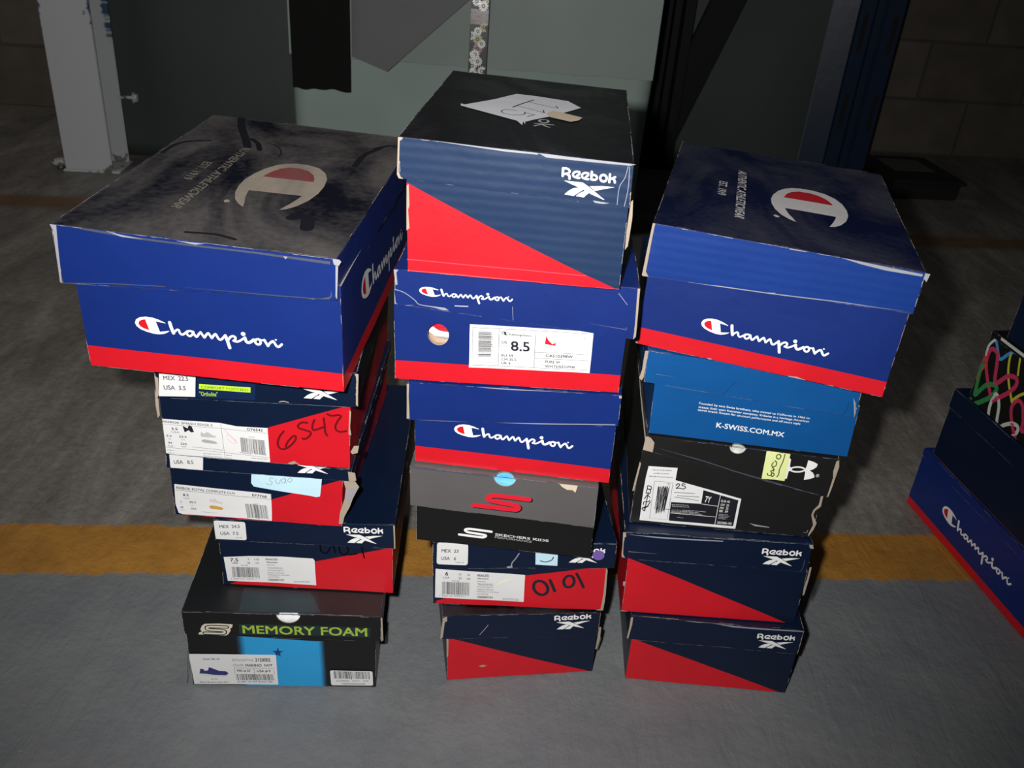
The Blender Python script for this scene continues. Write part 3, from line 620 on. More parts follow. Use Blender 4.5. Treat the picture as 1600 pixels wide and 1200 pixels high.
PRINT = [
  ('L1','b',None,None,[('p','band1',1,[[52.3,73.5],[146.9,72],[148.8,0],[52.9,0]]),('p','band2',2,[[54.1,73.6],[145.8,72],[147.6,0],[54.8,0]]),('p','band4',3,[[55.7,73.7],[144.8,71.9],[146.5,0],[56.4,0]]),('p','band5',4,[[57.3,73.8],[143.5,71.8],[145.2,0],[58.1,0]]),('p','band6',5,[[59,73.9],[142.3,71.7],[143.9,0],[59.9,0]]),('p','band3',6,[[60.8,74],[140.8,71.6],[142.4,0],[61.7,0]]),('s','ink',2,0.41,[[2,70.4],[-6.3,1.2]],1,0),('p','starblue',7,[[92.1,45.9],[93.7,51.2],[90.2,54.4],[94.7,54.8],[96.4,60],[97.6,54.9],[102.1,55],[98.4,51.5],[99.4,46.3],[95.9,49.2]])]),
  ('L1','b','size_label','white size label with a small navy shoe picture',[('p','paper',8,[[0,45.5],[93.9,48.9],[94.3,2.7],[1.5,1.4],[0,38.8]]),('f','faint',9,[14.7,37.7],[17.9,0.8],[0.3,2.8],1),('t','faint',9,'ESTILO/STYLE',[46.4,37.3],[22.8,1],[-0.14,3.25],0),('t','ink',9,'2120002',[71.2,38],[16.6,0.7],[-0.22,4.94],1),('t','faint',9,'COLOR',[46.5,29.5],[11.8,0.5],[-0.13,3.28],0),('t','ink',9,'MARINO  NVY',[60.2,29.7],[29.6,1.5],[-0.19,3.67],1),('t','ink',9,'MX # 27',[50.4,21.1],[14.9,0.5],[-0.12,3.5],1),('t','ink',9,'USA # 9',[72.2,21.8],[14.8,0.5],[-0.12,3.53],1),('s','faint',9,0.39,[[47.6,26.8],[90.9,28.5],[91.2,20]],0,0),('s','faint',9,0.39,[[47.6,26.8],[47.5,18.6]],0,0),('s','faint',9,0.39,[[69.1,27.6],[69.1,19.3]],0,0),('b','ink',9,[48.8,8.1],[41.8,1.5],[-0.9,9.6],3,44),('f','faint',9,[49.3,4.9],[39.9,1.4],[0.2,2.2],2),('p','navyshoe',10,[[40.7,18.5],[37.5,15.5],[25.8,15.7],[16.7,17.2],[8.7,17.5],[10.2,24.6],[13.5,24.3],[14.5,21.7],[18.5,22.5],[19.6,26.9],[22.1,26.4],[30.2,22.2],[38,21.6]]),('p','palegreen',9,[[40.6,17.8],[38,13],[19,13.7],[7.6,15],[7.6,17.1],[16.7,17.1],[25.7,15.3],[37.5,15.2]]),('f','faint',9,[7.6,3.4],[32.4,0.8],[0.2,2.2],5),('f','faint',9,[20.6,8.8],[7.3,0.2],[0.1,1.5],6)]),
  ('L1','b','barcode_sticker','small rounded white barcode sticker',[('p','paper',8,[[155.2,2.8],[154.1,3.1],[153.3,4.1],[153.1,5.7],[152.2,24.1],[152.4,25.7],[153,26.7],[154.1,27],[197.3,27.5],[198.4,27.2],[199.1,26.2],[199.4,24.6],[199.9,6.1],[199.7,4.5],[199.1,3.5],[198,3.2]]),('b','ink',9,[156.5,14.1],[40.5,0.3],[-0.8,11.9],8,40),('t','ink',9,'2120002   NVY   270',[158.7,9.3],[35.9,0.5],[-0.03,2.37],0),('t','ink',9,'7000000200000',[164.9,4.3],[26.3,0.3],[-0.03,2.59],0)]),
  ('L1','l',None,None,[('p','teal',1,[[198.2,18.6],[197.2,5.1],[130.7,5.1],[57.3,2.4],[58,18.5],[131.2,19.4]]),('t','lime',2,'MEMORY FOAM',[61.7,4.8],[132.7,2.2],[-0.19,11.55],1),('p','cream',1,[[15.3,3.1],[18.3,4.5],[16.9,8],[19.2,14],[22.5,16.8],[37.1,17.9],[51.6,17.4],[50.7,12.6],[48.4,10.7],[49.1,8.5],[46.3,2.5],[43.5,0],[14.3,0]]),('s','black',2,4.97,[[45.2,13.2],[27,12.8],[24.1,10.2],[26.6,8.2],[40.2,7.5],[42.5,5.5],[39.3,3],[21.1,2.5]],1,0),('s','cream',3,2.48,[[45.2,13.2],[27,12.8],[24.1,10.2],[26.6,8.2],[40.2,7.5],[42.5,5.5],[39.3,3],[21.1,2.5]],1,0)]),
  ('L1','t',None,None,[('p','topteal',1,[[57,38.8],[129.2,35.5],[145.1,2.9],[59.2,1.9]])]),
  ('L2','b',None,None,[('p','red',1,[[7.1,0],[185.2,0],[185.2,63.5],[102,39],[7.5,0.8]]),('s','inkdark',2,1.6,[[107.7,62.6],[108,54.4],[113.7,50.9],[118.2,59.1]],1,0),('s','inkdark',2,1.6,[[121.1,62.7],[123.3,52.6]],1,0),('s','inkdark',2,1.6,[[127.7,63.1],[128,54.1],[132.6,49.8],[137.2,55.3],[135.9,61.4]],1,0),('s','inkdark',2,1.62,[[138,50.1],[146,52.2]],1,0),('s','inkdark',2,1.6,[[151.2,65.2],[152.3,56.7],[154.1,47.3]],1,0)]),
  ('L2','b','size_label','white size label marked 7.5 USA',[('p','paper',3,[[100.8,40.3],[101.1,5.1],[56,5.5],[4.8,4.4],[3,38.2],[30.9,41.7],[65.2,43.3],[99.2,42.9]]),('t','ink',4,'7.5',[10,32.7],[8.3,0.6],[-0.31,4.43],1),('t','ink',4,'USA',[11.4,29.4],[6.6,0.5],[-0.14,2.04],1),('t','ink',4,'5',[28.9,35.7],[1.5,0.1],[-0.18,2.57],0),('t','ink',4,'38',[27.9,30.5],[3,0.2],[-0.18,2.58],0),('t','ink',4,'10',[36,36],[4.5,0.3],[-0.17,2.56],0),('t','ink',4,'120',[36.3,30.9],[4,0.3],[-0.18,2.57],0),('t','ink',4,'PRINCESS',[48,37],[12.8,0.9],[-0.17,2.46],1),('t','ink',4,'Women',[48.5,33.1],[12.1,0.8],[-0.15,2.2],1),('t','ink',4,'Femme',[48.6,29.7],[9,0.4],[-0.08,1.66],0),('t','faint',4,'TRAINING',[48.9,24.9],[16.3,1.1],[-0.16,2.31],0),('t','faint',4,'ENTRAINEMENT',[49.1,21.7],[17.7,1.1],[-0.1,1.67],0),('t','ink',4,'MADE IN VIETNAM',[48.8,18.2],[18.1,1.1],[-0.1,1.67],0),('t','ink',4,'FABRIQUE AU VIETNAM',[48.7,15.4],[23.7,1.1],[-0.08,1.68],0),('t','ink',4,'US-WHITE',[49.2,12.4],[11.9,0.7],[-0.1,1.68],0),('t','ink',4,'100000101',[49,7.8],[17,0.8],[-0.13,2.82],1),('b','ink',4,[10.9,10.5],[29.2,1],[-0.3,14.7],5,46),('f','ink',4,[20.9,27.4],[8.6,0.6],[0.1,1.3],3),('t','faint',4,'1 000101 000211',[8.8,7.1],[27.9,1.4],[-0.1,1.9],0),('f','faint',4,[77.1,8.7],[18.6,1.1],[0,0.9],7),('f','faint',4,[77.1,7.5],[17.5,1],[0,0.9],8)]),
  ('L2','l',None,None,[('k','white',1,[135.5,18.1],[177.3,18.5],(180,380),(1415,540)),('s','ink',2,0.79,[[83.1,24.8],[86.5,21.9],[91.6,21],[96.9,23.2],[98.8,25.5]],1,0)]),
  ('L2','l','size_sticker','rounded white size sticker',[('p','paper',2,[[2,1.4],[0.7,1.7],[0,2.8],[0,15.7],[0.2,24.9],[0.5,26.7],[1.3,27.7],[2.6,28],[30.6,27.1],[31.8,26.7],[32.6,25.7],[32.8,24],[32.6,4.7],[32.3,2.9],[31.5,1.9],[30.2,1.5]]),('t','faint',3,'MEX  24.5',[5.7,17.6],[21.1,1.1],[-0.22,4.24],1),('t','faint',3,'USA  7.5',[5.8,7.7],[18.8,1.1],[-0.25,4.28],1),('f','faint',3,[21,3.7],[7.9,0.5],[0.1,1.2],3)]),
  ('L3','b',None,None,[('p','red',1,[[9.7,0],[170.1,0],[176,0.5],[176,62.2],[103,29.2]])]),
  ('L3','b','size_label','white size label with a tan sole picture',[('p','paper',3,[[27.7,1],[7.9,0.9],[3.8,2.3],[1.4,13.6],[2.8,39],[101.9,36.1],[101.6,0.4],[70.8,1.4]]),('s','ink',4,0.37,[[3.2,31.8],[101.7,29]],0,0),('t','faint',4,'REEBOK ROYAL COMPLETE CLN',[4.4,33.3],[59.8,-1.4],[0.07,2.94],1),('t','ink',4,'EF7768',[82.2,31.1],[14.8,-0.5],[0.09,3.01],1),('t','ink',4,'8.5',[10.7,24.5],[5.8,0.2],[-0.11,2.97],1),('t','faint',4,'USA',[10.8,20.9],[6.8,0.1],[-0.04,1.82],0),('t','ink',4,'6',[6.7,16.4],[1.6,-0.1],[0.16,2.32],1),('t','ink',4,'25.5',[16.5,16],[6.9,0.1],[-0.02,2.33],1),('t','ink',4,'39',[6.4,8.5],[3.1,0.1],[-0.08,2.18],1),('t','ink',4,'255',[17.6,7.6],[5.5,0.1],[-0.03,2.19],1),('f','faint',4,[6.4,13.3],[2,0],[0.1,0.8],2),('f','faint',4,[17.6,12.6],[3.4,0.1],[0.1,0.8],2),('f','faint',4,[5.9,5.9],[5.1,0],[0.1,0.8],2),('p','shoepale',4,[[45.4,21.9],[51.3,19.5],[50.9,17.8],[37.8,19.5],[37.7,24],[41.4,23.1],[42.8,24.9]]),('p','tan',4,[[48.1,9.9],[44,10.5],[39.3,10.6],[37.4,11.5],[37,13.2],[38.2,14.7],[40.9,15.2],[44.9,14.5],[49,13.9],[51.5,12.2],[50.8,10.5]]),('b','ink',4,[76,2.9],[22.3,-0],[-1.6,17.7],9,40),('f','ink',4,[82.9,21.4],[6.4,0.3],[0,0.8],4),('f','faint',4,[29.4,5.4],[15,-0.3],[0.1,0.8],4)]),
  ('L3','b','paper_note','pale blue note with pencil writing',[('p','noteblue',3,[[149.6,36.7],[142.3,37.8],[84.4,43.9],[82,48.1],[83.2,60.4],[155.1,62.4],[153.6,38]]),('s','pencil',4,0.6,[[105.9,56.6],[102.5,56.7],[101.9,53.5],[104.1,51.1],[101.7,48.1],[97.6,49.5]],1,0),('s','pencil',4,0.6,[[108.2,56],[107.8,51.9],[110.8,50.4],[112.7,55.8]],1,0),('s','pencil',4,0.6,[[116.4,58.4],[113.6,54.7],[115.3,51.3],[118.1,55.2],[116.9,57.8],[118.6,51.7]],1,0),('s','pencil',4,0.6,[[122.3,58.4],[119.9,55.4],[122.6,53.5],[124.8,57.1],[122.3,58.8]],1,0)]),
  ('L3','l',None,None,[('k','white',1,[131.2,5.5],[161.6,7.5],(225,785),(1140,910))]),
  ('L3','l','size_sticker','white size sticker',[('p','paper',2,[[35.4,0],[4.2,0],[3.7,1],[3.6,14.9],[37.1,15.2],[36.1,0.4]]),('t','faint',3,'USA   8.5',[7.9,5],[19.5,1.6],[-0.33,4.02],1)]),
  ('L4','b',None,None,[('p','red',1,[[5.2,0],[182.1,0],[182.1,72.1],[102.2,40.6]]),('s','marker',2,2.14,[[117.1,37.4],[113.2,31.9],[110.7,25.2],[111.3,19.3],[114.5,16.9],[119.3,18.3],[125,23.8],[128.4,29.3],[128.3,32.8],[125.8,32.3],[120.6,26],[118.2,19.9]],1,0),('s','marker',2,2.12,[[140.4,48.9],[135.5,49],[131.6,45.6],[132.1,42.5],[138.6,40.4],[143.4,38.6],[142.3,34.3],[137.8,30.4],[135.1,30.8]],1,0),('s','marker',2,2.11,[[147.5,52.6],[145.5,46.7],[145.7,41.6],[149,41.9],[157.2,46]],1,0),('s','marker',2,2.1,[[156.5,55.4],[157.2,47],[157.7,39.4],[159.5,36]],1,0),('s','marker',2,2.09,[[160.1,60.2],[164.4,58.8],[170.4,60.1],[173.1,58.8],[169.8,52.9],[167.6,47.1],[168.6,42.8],[172.5,41.2],[178.2,42.7]],1,0)]),
  ('L4','b','size_label','white size label with grey shoe and sole pictures',[('p','paper',3,[[102,0],[6.6,0],[0,1.3],[-0,43.1],[55.1,42.5],[71.4,39.9],[101.6,40.2]]),('s','faint',4,0.32,[[-1.2,37],[56.8,36.1],[101.4,34.1]],0,0),('s','faint',4,0.32,[[56.4,42.1],[58,-0.7]],0,0),('s','faint',4,0.33,[[-0.7,8.7],[58.2,7.7],[101.6,5.7]],0,0),('t','faint',4,'REEBOK SMASH EDGE S',[0.3,38.9],[48,-1.1],[0.06,2.41],1),('t','ink',4,'3.5',[8.1,30.7],[5.9,0.1],[-0.03,2.88],1),('t','faint',4,'USA',[7.9,27],[7.6,0.1],[-0.04,2.35],0),('t','ink',4,'2.5',[2.2,22.1],[5,0],[-0,2.19],1),('t','ink',4,'22.5',[14.5,22.1],[7.2,0],[-0.01,2.36],1),('t','ink',4,'34',[3,13.6],[3.8,-0.1],[0.06,2.3],1),('t','ink',4,'225',[15.2,13.5],[5.9,-0.1],[0.03,2.29],1),('t','faint',4,'UK',[3.6,18.6],[3.1,0],[-0.01,1.46],0),('t','faint',4,'CM',[16,18.8],[3.8,-0.1],[0.04,1.45],0),('t','faint',4,'EUR',[2.8,10.1],[5.1,-0.1],[0.02,1.66],0),('t','faint',4,'MM',[16.1,10.3],[4.1,-0.2],[0.06,1.65],0),('p','ink',5,[[29.7,29.9],[26.8,29.2],[24.5,31.6],[20.6,28.8],[19.2,36.5],[23.9,33.8],[25.4,37.9],[28.1,36.3]]),('p','shoegrey',4,[[50.8,26.8],[50.3,24.8],[43,24.4],[35.8,24.8],[36.2,30.4],[39.7,28.9],[42.8,31],[47.6,27.4]]),('p','shoegrey2',4,[[50.8,17.5],[47.5,17.2],[41.8,17.6],[36.7,18.3],[36,20.6],[38.5,22],[42.8,21.5],[47.8,20.8],[51.2,19.3]]),('s','pink',4,0.56,[[58.6,36.2],[64.9,28],[69.6,22.1],[69.1,19.4],[65.2,20.6],[61.5,25.1]],1,0),('s','pink',4,0.56,[[60.9,27.5],[63.5,28.8],[69,24],[71.7,20.7]],1,0),('t','ink',4,'GY6542',[81.6,36],[15.1,-0.2],[0.05,2.95],1),('b','ink',4,[74.9,10.5],[23.7,-1.6],[-0.3,16.8],11,38),('f','ink',4,[83,28.5],[6.1,-0.4],[0,0.8],4),('t','ink',4,'4 062061 971542',[72.6,8.3],[25.8,-0.1],[0.01,1.44],0),('f','faint',4,[36.7,4],[17.9,0.4],[0.1,1.2],4),('f','faint',4,[36.5,1.1],[19.8,0.1],[0.1,1.2],5),('f','faint',4,[26,11.2],[30.5,-1.2],[0.1,0.9],6),('f','faint',4,[59,4.4],[6.6,-0.1],[0.1,1.1],7),('f','faint',4,[58.8,0.9],[5.8,-0.2],[0.1,1.1],8),('f','faint',4,[83.8,3.1],[16.1,0.2],[0.1,1.1],9),('f','faint',4,[1.5,5.2],[7.3,-0.2],[0.1,1],2),('f','faint',4,[1.9,1.6],[6.5,-0.1],[0.1,1],2)]),
  ('L4','l',None,None,[('p','reebokblue',1,[[39.3,26.8],[93.6,27],[92.7,2.2],[37.2,2]]),('p','lime2',2,[[40.9,16.8],[88.9,16.1],[88.6,10.5],[40.3,11.5]]),('t','ink',3,'COMFORT FOOTBED',[42.5,12.4],[44,-0.7],[0.04,2.84],0),('t','lime2',2,'"Ortholite"',[40.6,4.1],[16.9,0.4],[-0.11,4.57],0),('k','white',1,[138.8,7.5],[170.1,7.5],(225,785),(1140,910)),('s','kraft',2,1.1,[[115.6,1.7],[119.8,2.6],[124,1.6]],1,0)]),
  ('L4','l','size_sticker','white size sticker',[('p','paper',2,[[4.1,25.3],[38.2,25.8],[36.2,2.6],[1.7,1.6]]),('t','faint',3,'MEX  22.5',[7.8,18.9],[23.3,0.6],[-0.11,4.42],1),('t','faint',3,'USA  3.5',[7.3,8.9],[20.6,0.5],[-0.11,4.47],1)]),
  ('L5','b',None,None,[('p','red',1,[[230.6,0],[0,0],[0,21.7],[2,21.7],[230.6,17]]),('w','white',2,[47.2,49.4],[177.5,40.4],'red')]),
  ('L5','r',None,None,[('w','white',2,[78.7,64.2],[309.6,37.6],'red')]),
  ('M2','b',None,None,[('p','red',1,[[169.2,0],[0,0],[0,64.6],[0.2,64.5]]),('p','kraft',2,[[36.4,18.5],[40.8,20.3],[46.4,19.3],[42.1,16.6]])]),
  ('M2','l',None,None,[('k','white',1,[126,24.2],[168.5,26],(180,380),(1415,540)),('s','pale',2,0.76,[[42.1,5.1],[46.8,12.4],[50.9,19.6]],1,0)]),
  ('M3','b',None,None,[('p','red',1,[[2.7,-0],[190.2,0],[190.2,61.1],[183.1,61.1],[101.3,45.7],[3.4,3.9]]),('s','ink',2,3.64,[[125.3,33],[127,28.1],[126.6,23.4],[124.4,20],[120.7,18.8],[116.7,20.2],[113.2,23.7],[111.2,28.5],[111.1,33.4],[113,37.1],[116.4,38.7],[120.5,37.8],[124.1,34.7],[126.5,30.2]],1,0),('s','ink',2,3.62,[[128.5,40.2],[131.6,32.9],[134.7,25]],1,0),('s','ink',2,3.35,[[153.5,45.3],[154.9,41.9],[155.1,37.8],[153.8,34.1],[151.4,31.7],[148.5,31.1],[145.9,32.6],[144.2,35.8],[143.8,39.8],[144.8,43.7],[147,46.5],[149.8,47.4],[152.5,46.3],[154.5,43.4]],1,0),('s','ink',2,3.34,[[157.1,50.5],[161.4,42.1],[166,31.7]],1,0)]),
  ('M3','b','size_label','white size label marked 6 USA',[('p','paper',3,[[2.8,53.5],[100.6,46.7],[100.8,7.4],[2,9.3]]),('t','ink',4,'6',[13.3,43.9],[2.9,-0.1],[0.16,5.59],1),('t','ink',4,'USA',[11.2,39.5],[6.7,-0.2],[0.09,2.72],0),('t','ink',4,'5.5',[27.8,44.6],[2.9,-0.1],[0.1,3.4],0),('t','ink',4,'25',[27.5,38.5],[3.4,-0.1],[0.06,3.6],0),('t','ink',4,'10',[36.9,43.8],[2.8,-0.2],[0.22,3.38],0),('t','ink',4,'100',[36.2,37.9],[4.1,-0],[0.03,3.23],0),('t','ink',4,'PRINCESS',[47.9,43.1],[12.7,-0],[0.01,3.55],1),('t','ink',4,'Women',[48.2,39.3],[12.2,-0.1],[0.02,2.32],1),('t','ink',4,'Femme',[48.1,35.4],[9.1,-0.3],[0.06,1.97],0),('t','faint',4,'TRAINING',[48.1,30],[17.2,-0.2],[0.04,3.41],0),('t','faint',4,'ENTRAINEMENT',[48.2,26.7],[18.3,-0.1],[0.01,1.8],0),('t','ink',4,'MADE IN VIETNAM',[48.2,22.9],[18.2,-0.3],[0.03,1.99],0),('t','faint',4,'FABRIQUE AU VIETNAM',[48,19.9],[24.2,-0.9],[0.07,1.99],0),('t','ink',4,'US-WHITE',[47.9,16],[12.5,-0.2],[0.03,2],0),('t','ink',4,'100000101',[48.3,10.8],[17.4,-0.1],[0.02,3.11],1),('b','ink',4,[9.8,15],[29.9,-0.5],[0.1,19.4],5,46),('f','ink',4,[20.6,35.4],[8.5,-0.2],[-0,1.5],3),('t','faint',4,'1 000101 000211',[7.3,11.4],[28.6,0.5],[-0.04,2.24],0),('f','faint',4,[76.7,10.9],[19.2,-0.1],[-0,1.1],7),('f','faint',4,[76.8,9],[18.2,0],[-0,1.1],8),('s','highlight',4,2.61,[[70.5,32.1],[76.3,36.3],[84.1,40.3]],1,0)]),
  ('M3','l',None,None,[('k','white',1,[144.1,22],[186.2,21.6],(180,380),(1415,540)),('s','pale',2,1.18,[[92.2,20.6],[88.4,12.6],[85.5,7.7],[84.8,1.8]],1,0),('p','pale',2,[[79.6,1.8],[85.7,3.7],[86.3,0.7],[82.6,0],[80.5,0]])]),
  ('M3','l','size_sticker','rounded white size sticker',[('p','paper',2,[[7.4,5.4],[5.8,5.9],[4.9,7.1],[4.5,9.1],[4.5,31.6],[4.8,33.6],[5.8,34.7],[7.3,35],[34.7,34],[36.2,33.6],[37.1,32.3],[37.5,30.4],[37.7,7.8],[37.4,5.9],[36.5,4.7],[34.9,4.3]]),('t','faint',3,'MEX  23',[9.3,22],[18,-0.7],[0.17,4.4],1),('t','faint',3,'USA   6',[9.4,11.6],[15.6,-0.5],[0.14,4.45],1),('f','faint',3,[24.5,7.7],[9.3,-0.3],[-0,1.3],2)]),
  ('M3','l','paper_note','pale blue note',[('p','noteblue',2,[[110,23.9],[134.3,22.4],[135.2,3.7],[111.2,5.1]]),('s','ink',3,1.19,[[116.3,10.5],[122,9.2],[128.1,11.9],[129.9,16]],1,0)]),
  ('M3','l','round_sticker','purple round sticker',[('p','purple',3,[[181.8,24.8],[183.2,23.7],[184.4,22.3],[185.2,20.7],[185.6,18.9],[185.6,17.1],[185.1,15.5],[184.2,14],[182.9,12.9],[181.4,12.2],[179.7,12],[178,12.2],[176.4,12.9],[174.9,14],[173.7,15.4],[172.9,17.1],[172.5,18.8],[172.6,20.6],[173.1,22.3],[174,23.7],[175.3,24.8],[176.8,25.4],[178.4,25.7],[180.1,25.5]])]),
  ('M4','b',None,None,[('s','white',1,2.86,[[78.6,20.5],[58.9,21],[53.3,20.5],[51.1,18.7],[54.5,16.5],[69.7,15.5],[72.8,14.4],[70.6,12.2],[65.3,11.7],[44.8,12.3]],1,0),('t','white',1,'SKECHERS KIDS',[82.7,16.2],[55.8,-0.8],[0.04,3.02],2),('t','palegrey',1,'PERFORMANCE',[82.5,12.8],[38.8,-0.8],[0.05,2.47],0)]),
  ('M4','l',None,None,[('s','black',1,5.81,[[122.3,24.2],[91.1,24.1],[83.1,22.7],[80.7,19.6],[84.8,17.1],[106.2,15.3],[111.9,13.4],[110.2,9.9],[102.8,9.3],[65.9,8.9]],1,0),('s','redlogo',2,5.32,[[121,24.9],[89.9,24.9],[81.9,23.4],[79.5,20.3],[83.6,17.8],[105,16],[110.6,14.1],[109,10.7],[101.6,10],[64.7,9.7]],1,0)]),
  ('M4','l','tape','torn beige tape scrap',[('p','tape',2,[[166.8,40.1],[163.7,42.7],[158,42.4],[152.9,45.2],[149.4,49.1],[168.6,49.1],[168.4,48.5]])]),
  ('M5','b',None,None,[('p','red',1,[[195.8,-0],[0,0],[0,21.7],[0.2,21.7],[195.8,13.9]]),('w','white',2,[39,47.1],[156.7,35.5],'red')]),
  ('M6','b',None,None,[('p','red',1,[[213,0],[0,0],[0,16.8],[0.2,16.8],[213,22.1]])]),
  ('M6','b','size_label','white size label marked 8.5 with a white and red shoe picture',[('p','paper',3,[[70.2,58.7],[183.6,69.9],[184,21.5],[70.5,16.2]]),('s','faint',4,0.46,[[73.2,56],[180.6,67.1],[180.8,24.5],[73.6,19],[73.2,56]],0,0),('s','faint',4,0.46,[[97.5,58],[97.8,20.5]],0,0),('s','faint',4,0.47,[[130.9,61.1],[131.4,21.9]],0,0),('s','faint',4,0.48,[[131.4,39.1],[180.8,43.3]],0,0),('s','faint',4,0.48,[[131.3,32.5],[180.7,35.9]],0,0),('b','ink',4,[90.8,29],[-0.4,25.3],[-12,-1.3],21,34),('t','faint',4,'1 93582 71668 2',[92.4,32.5],[-0.3,20.3],[-2.1,-0.25],0),('t','ink',4,'US',[100.4,44],[4.6,0.3],[-0.17,2.61],1),('f','faint',4,[98.4,41],[8.7,0.9],[-0,1],3),('t','ink',4,'8.5',[109.4,37.7],[16.9,1.4],[-0.78,9.78],1),('t','ink',4,'EU 39',[100.8,30.3],[10.5,0.9],[-0.23,2.65],1),('t','ink',4,'CM 25.5',[100.8,26.3],[13.6,1.1],[-0.2,2.5],1),('t','ink',4,'UK 6',[100.9,22.5],[8.4,0.6],[-0.19,2.51],1),('t','ink',4,'CAS10398W',[141.6,35],[25.3,2],[-0.25,3.16],1),('t','ink',4,'PURE W',[141.5,28.4],[13.9,1.1],[-0.22,2.83],1),('t','ink',4,'WHITE/RED/PNK',[141.7,23.5],[28.7,1.9],[-0.19,2.85],1),('t','faint',4,'SHOES',[133,36],[6.9,0.3],[-0.04,1.04],0),('t','faint',4,'STYLE',[133,28.7],[6,0.5],[-0.09,1.22],0),('t','faint',4,'COLOR',[132.9,24.4],[7.1,0.5],[-0.08,1.23],0),('t','faint',4,'MADE IN CHINA',[78,22.4],[14.6,0.8],[-0.06,1.14],0),('w','ink',4,[99.7,54.3],[127.7,55.7],'paper'),('p','shoewhite',4,[[174.4,49],[165.7,46.1],[150.2,44.8],[139.4,44.5],[139.6,47.2],[140.8,56.9],[146.8,50.5],[149.6,52.2],[155,60.2],[161,59.4],[168,54.3],[174.9,52.3]]),('p','redlogo',5,[[149.5,48.7],[149.7,52.1],[146.8,49.9],[142.8,53.8],[140.7,58.2],[139.8,49]]),('s','faint',5,0.24,[[139.4,44.5],[150.2,44.6],[165.7,45.9],[174.8,49.2]],1,0),('s','pencil',5,0.32,[[172.4,69.1],[175.8,60.7],[173.7,66.2]],1,0),('s','pencil',5,0.32,[[176.2,69.4],[176.1,55.7]],1,0),('s','pencil',5,0.33,[[171.3,60.2],[175.5,62],[177.1,60.5]],1,0)]),
  ('M6','l',None,None,[('w','white',1,[22.1,18.9],[107,21.5],'red'),('s','pale',2,0.85,[[0.5,17.3],[8.5,14.9],[17.7,8],[22.3,3.3],[34.4,2.7]],1,0),('p','pale',2,[[45.5,3.5],[49.3,1.2],[43.7,0.7],[34.4,2.2],[21.4,3.2]]),('p','palegrey',2,[[54.3,7.7],[66.7,9],[66.9,8],[54.3,6.6]]),('s','pale',2,0.38,[[107.1,14.1],[108.2,1.1]],0,0),('s','pale',2,0.43,[[200.6,36.1],[209.3,27.6]],1,0)]),
  ('M7','b',None,None,[('p','red',1,[[181.4,0],[0,0],[0,75.7],[2.5,74.8],[181.3,1.2]]),('s','palered',2,0.72,[[-0.4,10.4],[68.6,10.5],[157.5,10.7]],1,0),('p','palered',2,[[82.6,0],[48.8,0],[79.6,0.2]])]),
  ('M7','l',None,None,[('k','white',1,[135.2,18.5],[180,18.2],(180,380),(1415,540)),('s','pale',2,0.49,[[188.7,33.5],[187.1,24.3],[183,15.6],[182.4,1.2]],1,0),('s','pale',2,0.5,[[188.4,0.3],[190.4,16.5],[189.9,32.8]],1,0),('p','pale',2,[[162.4,2.1],[175.9,1.6],[171,0.3],[164.2,0.4]])]),
  ('M7','t',None,None,[('s','palegrey',1,2.4,[[105.2,99.4],[121.6,101.6]],1,0),('s','palegrey',1,2.1,[[111.4,100],[114.3,94.2],[118.5,91]],1,0),('s','palegrey',1,2.06,[[105.2,89.4],[110.1,96.9],[112.9,99.5]],1,0),('s','palegrey',1,2.16,[[113.7,118.5],[115.4,117.4],[116.4,115.3],[116.7,112.6],[116.2,109.8],[115,107.5],[113.4,106.1],[111.5,105.8],[109.9,106.7],[108.7,108.6],[108.3,111.2],[108.6,114],[109.7,116.5],[111.3,118.1],[113.2,118.6],[114.9,117.9]],1,0)]),
  ('M7','t','paper_note','torn white paper note with pen writing',[('p','notewhite',4,[[88.7,100.4],[66.6,113.7],[40.7,129.2],[32.2,135.3],[30.9,144.3],[35.1,142.2],[60.2,180.3],[78.5,216.4],[100,216.3],[131.5,210],[145.5,185.3],[128.9,153.1],[116.3,131],[103.9,113],[96.1,99.3],[97.1,90.3],[94.2,99.9],[94.6,85.9]]),('s','ink',5,1.73,[[97.3,195.8],[88.5,175],[80.2,152.8]],1,0),('s','ink',5,1.19,[[94.2,183.7],[108.2,176.3],[123.1,170.7]],1,0),('s','ink',5,1.17,[[123.1,170.7],[121.7,176.2],[119.9,180]],1,0),('s','ink',5,1.15,[[84.6,159.9],[98,152.7],[111,143.6]],1,0),('s','ink',5,1.12,[[111,143.6],[110.2,150.2],[109.1,155]],1,0),('s','ink',5,1.12,[[84.8,139.7],[78.9,141.5],[73.2,137.7],[71.3,129.8],[74.7,122.9],[83.1,120.6],[90.3,124.3],[93.3,129.3],[93.1,137]],1,0),('s','ink',5,1.11,[[93.1,137],[98.7,133.1],[102.7,130.7]],1,0),('s','ink',5,1.1,[[102.7,130.7],[99.9,126.9],[96.7,119.9]],1,0)]),
  ('M7','t','tape','strip of beige masking tape',[('p','tape',6,[[147.7,142.1],[144.3,128.6],[137.1,119.4],[117.9,128.5],[112.7,140.4],[118.7,156.5],[125.8,154.9]])]),
  ('R1','b',None,None,[('p','red',1,[[182.2,0],[0,0],[0,65.1]])]),
  ('R1','l',None,None,[('k','white',1,[144.2,18],[186.4,19.9],(180,380),(1415,540)),('s','scuff',2,1.06,[[94.7,-1.7],[108.9,0.8],[127.4,-0.9]],1,0)]),
  ('R2','b',None,None,[('p','red',1,[[185.5,0],[0,0],[0,78.1],[0.9,77.8]])]),
  ('R2','l',None,None,[('k','white',1,[147.9,19.7],[190.2,20.1],(180,380),(1415,540)),('s','scuff',2,0.77,[[194.5,15.8],[194.5,4.8],[191.5,-1.7]],1,0)]),
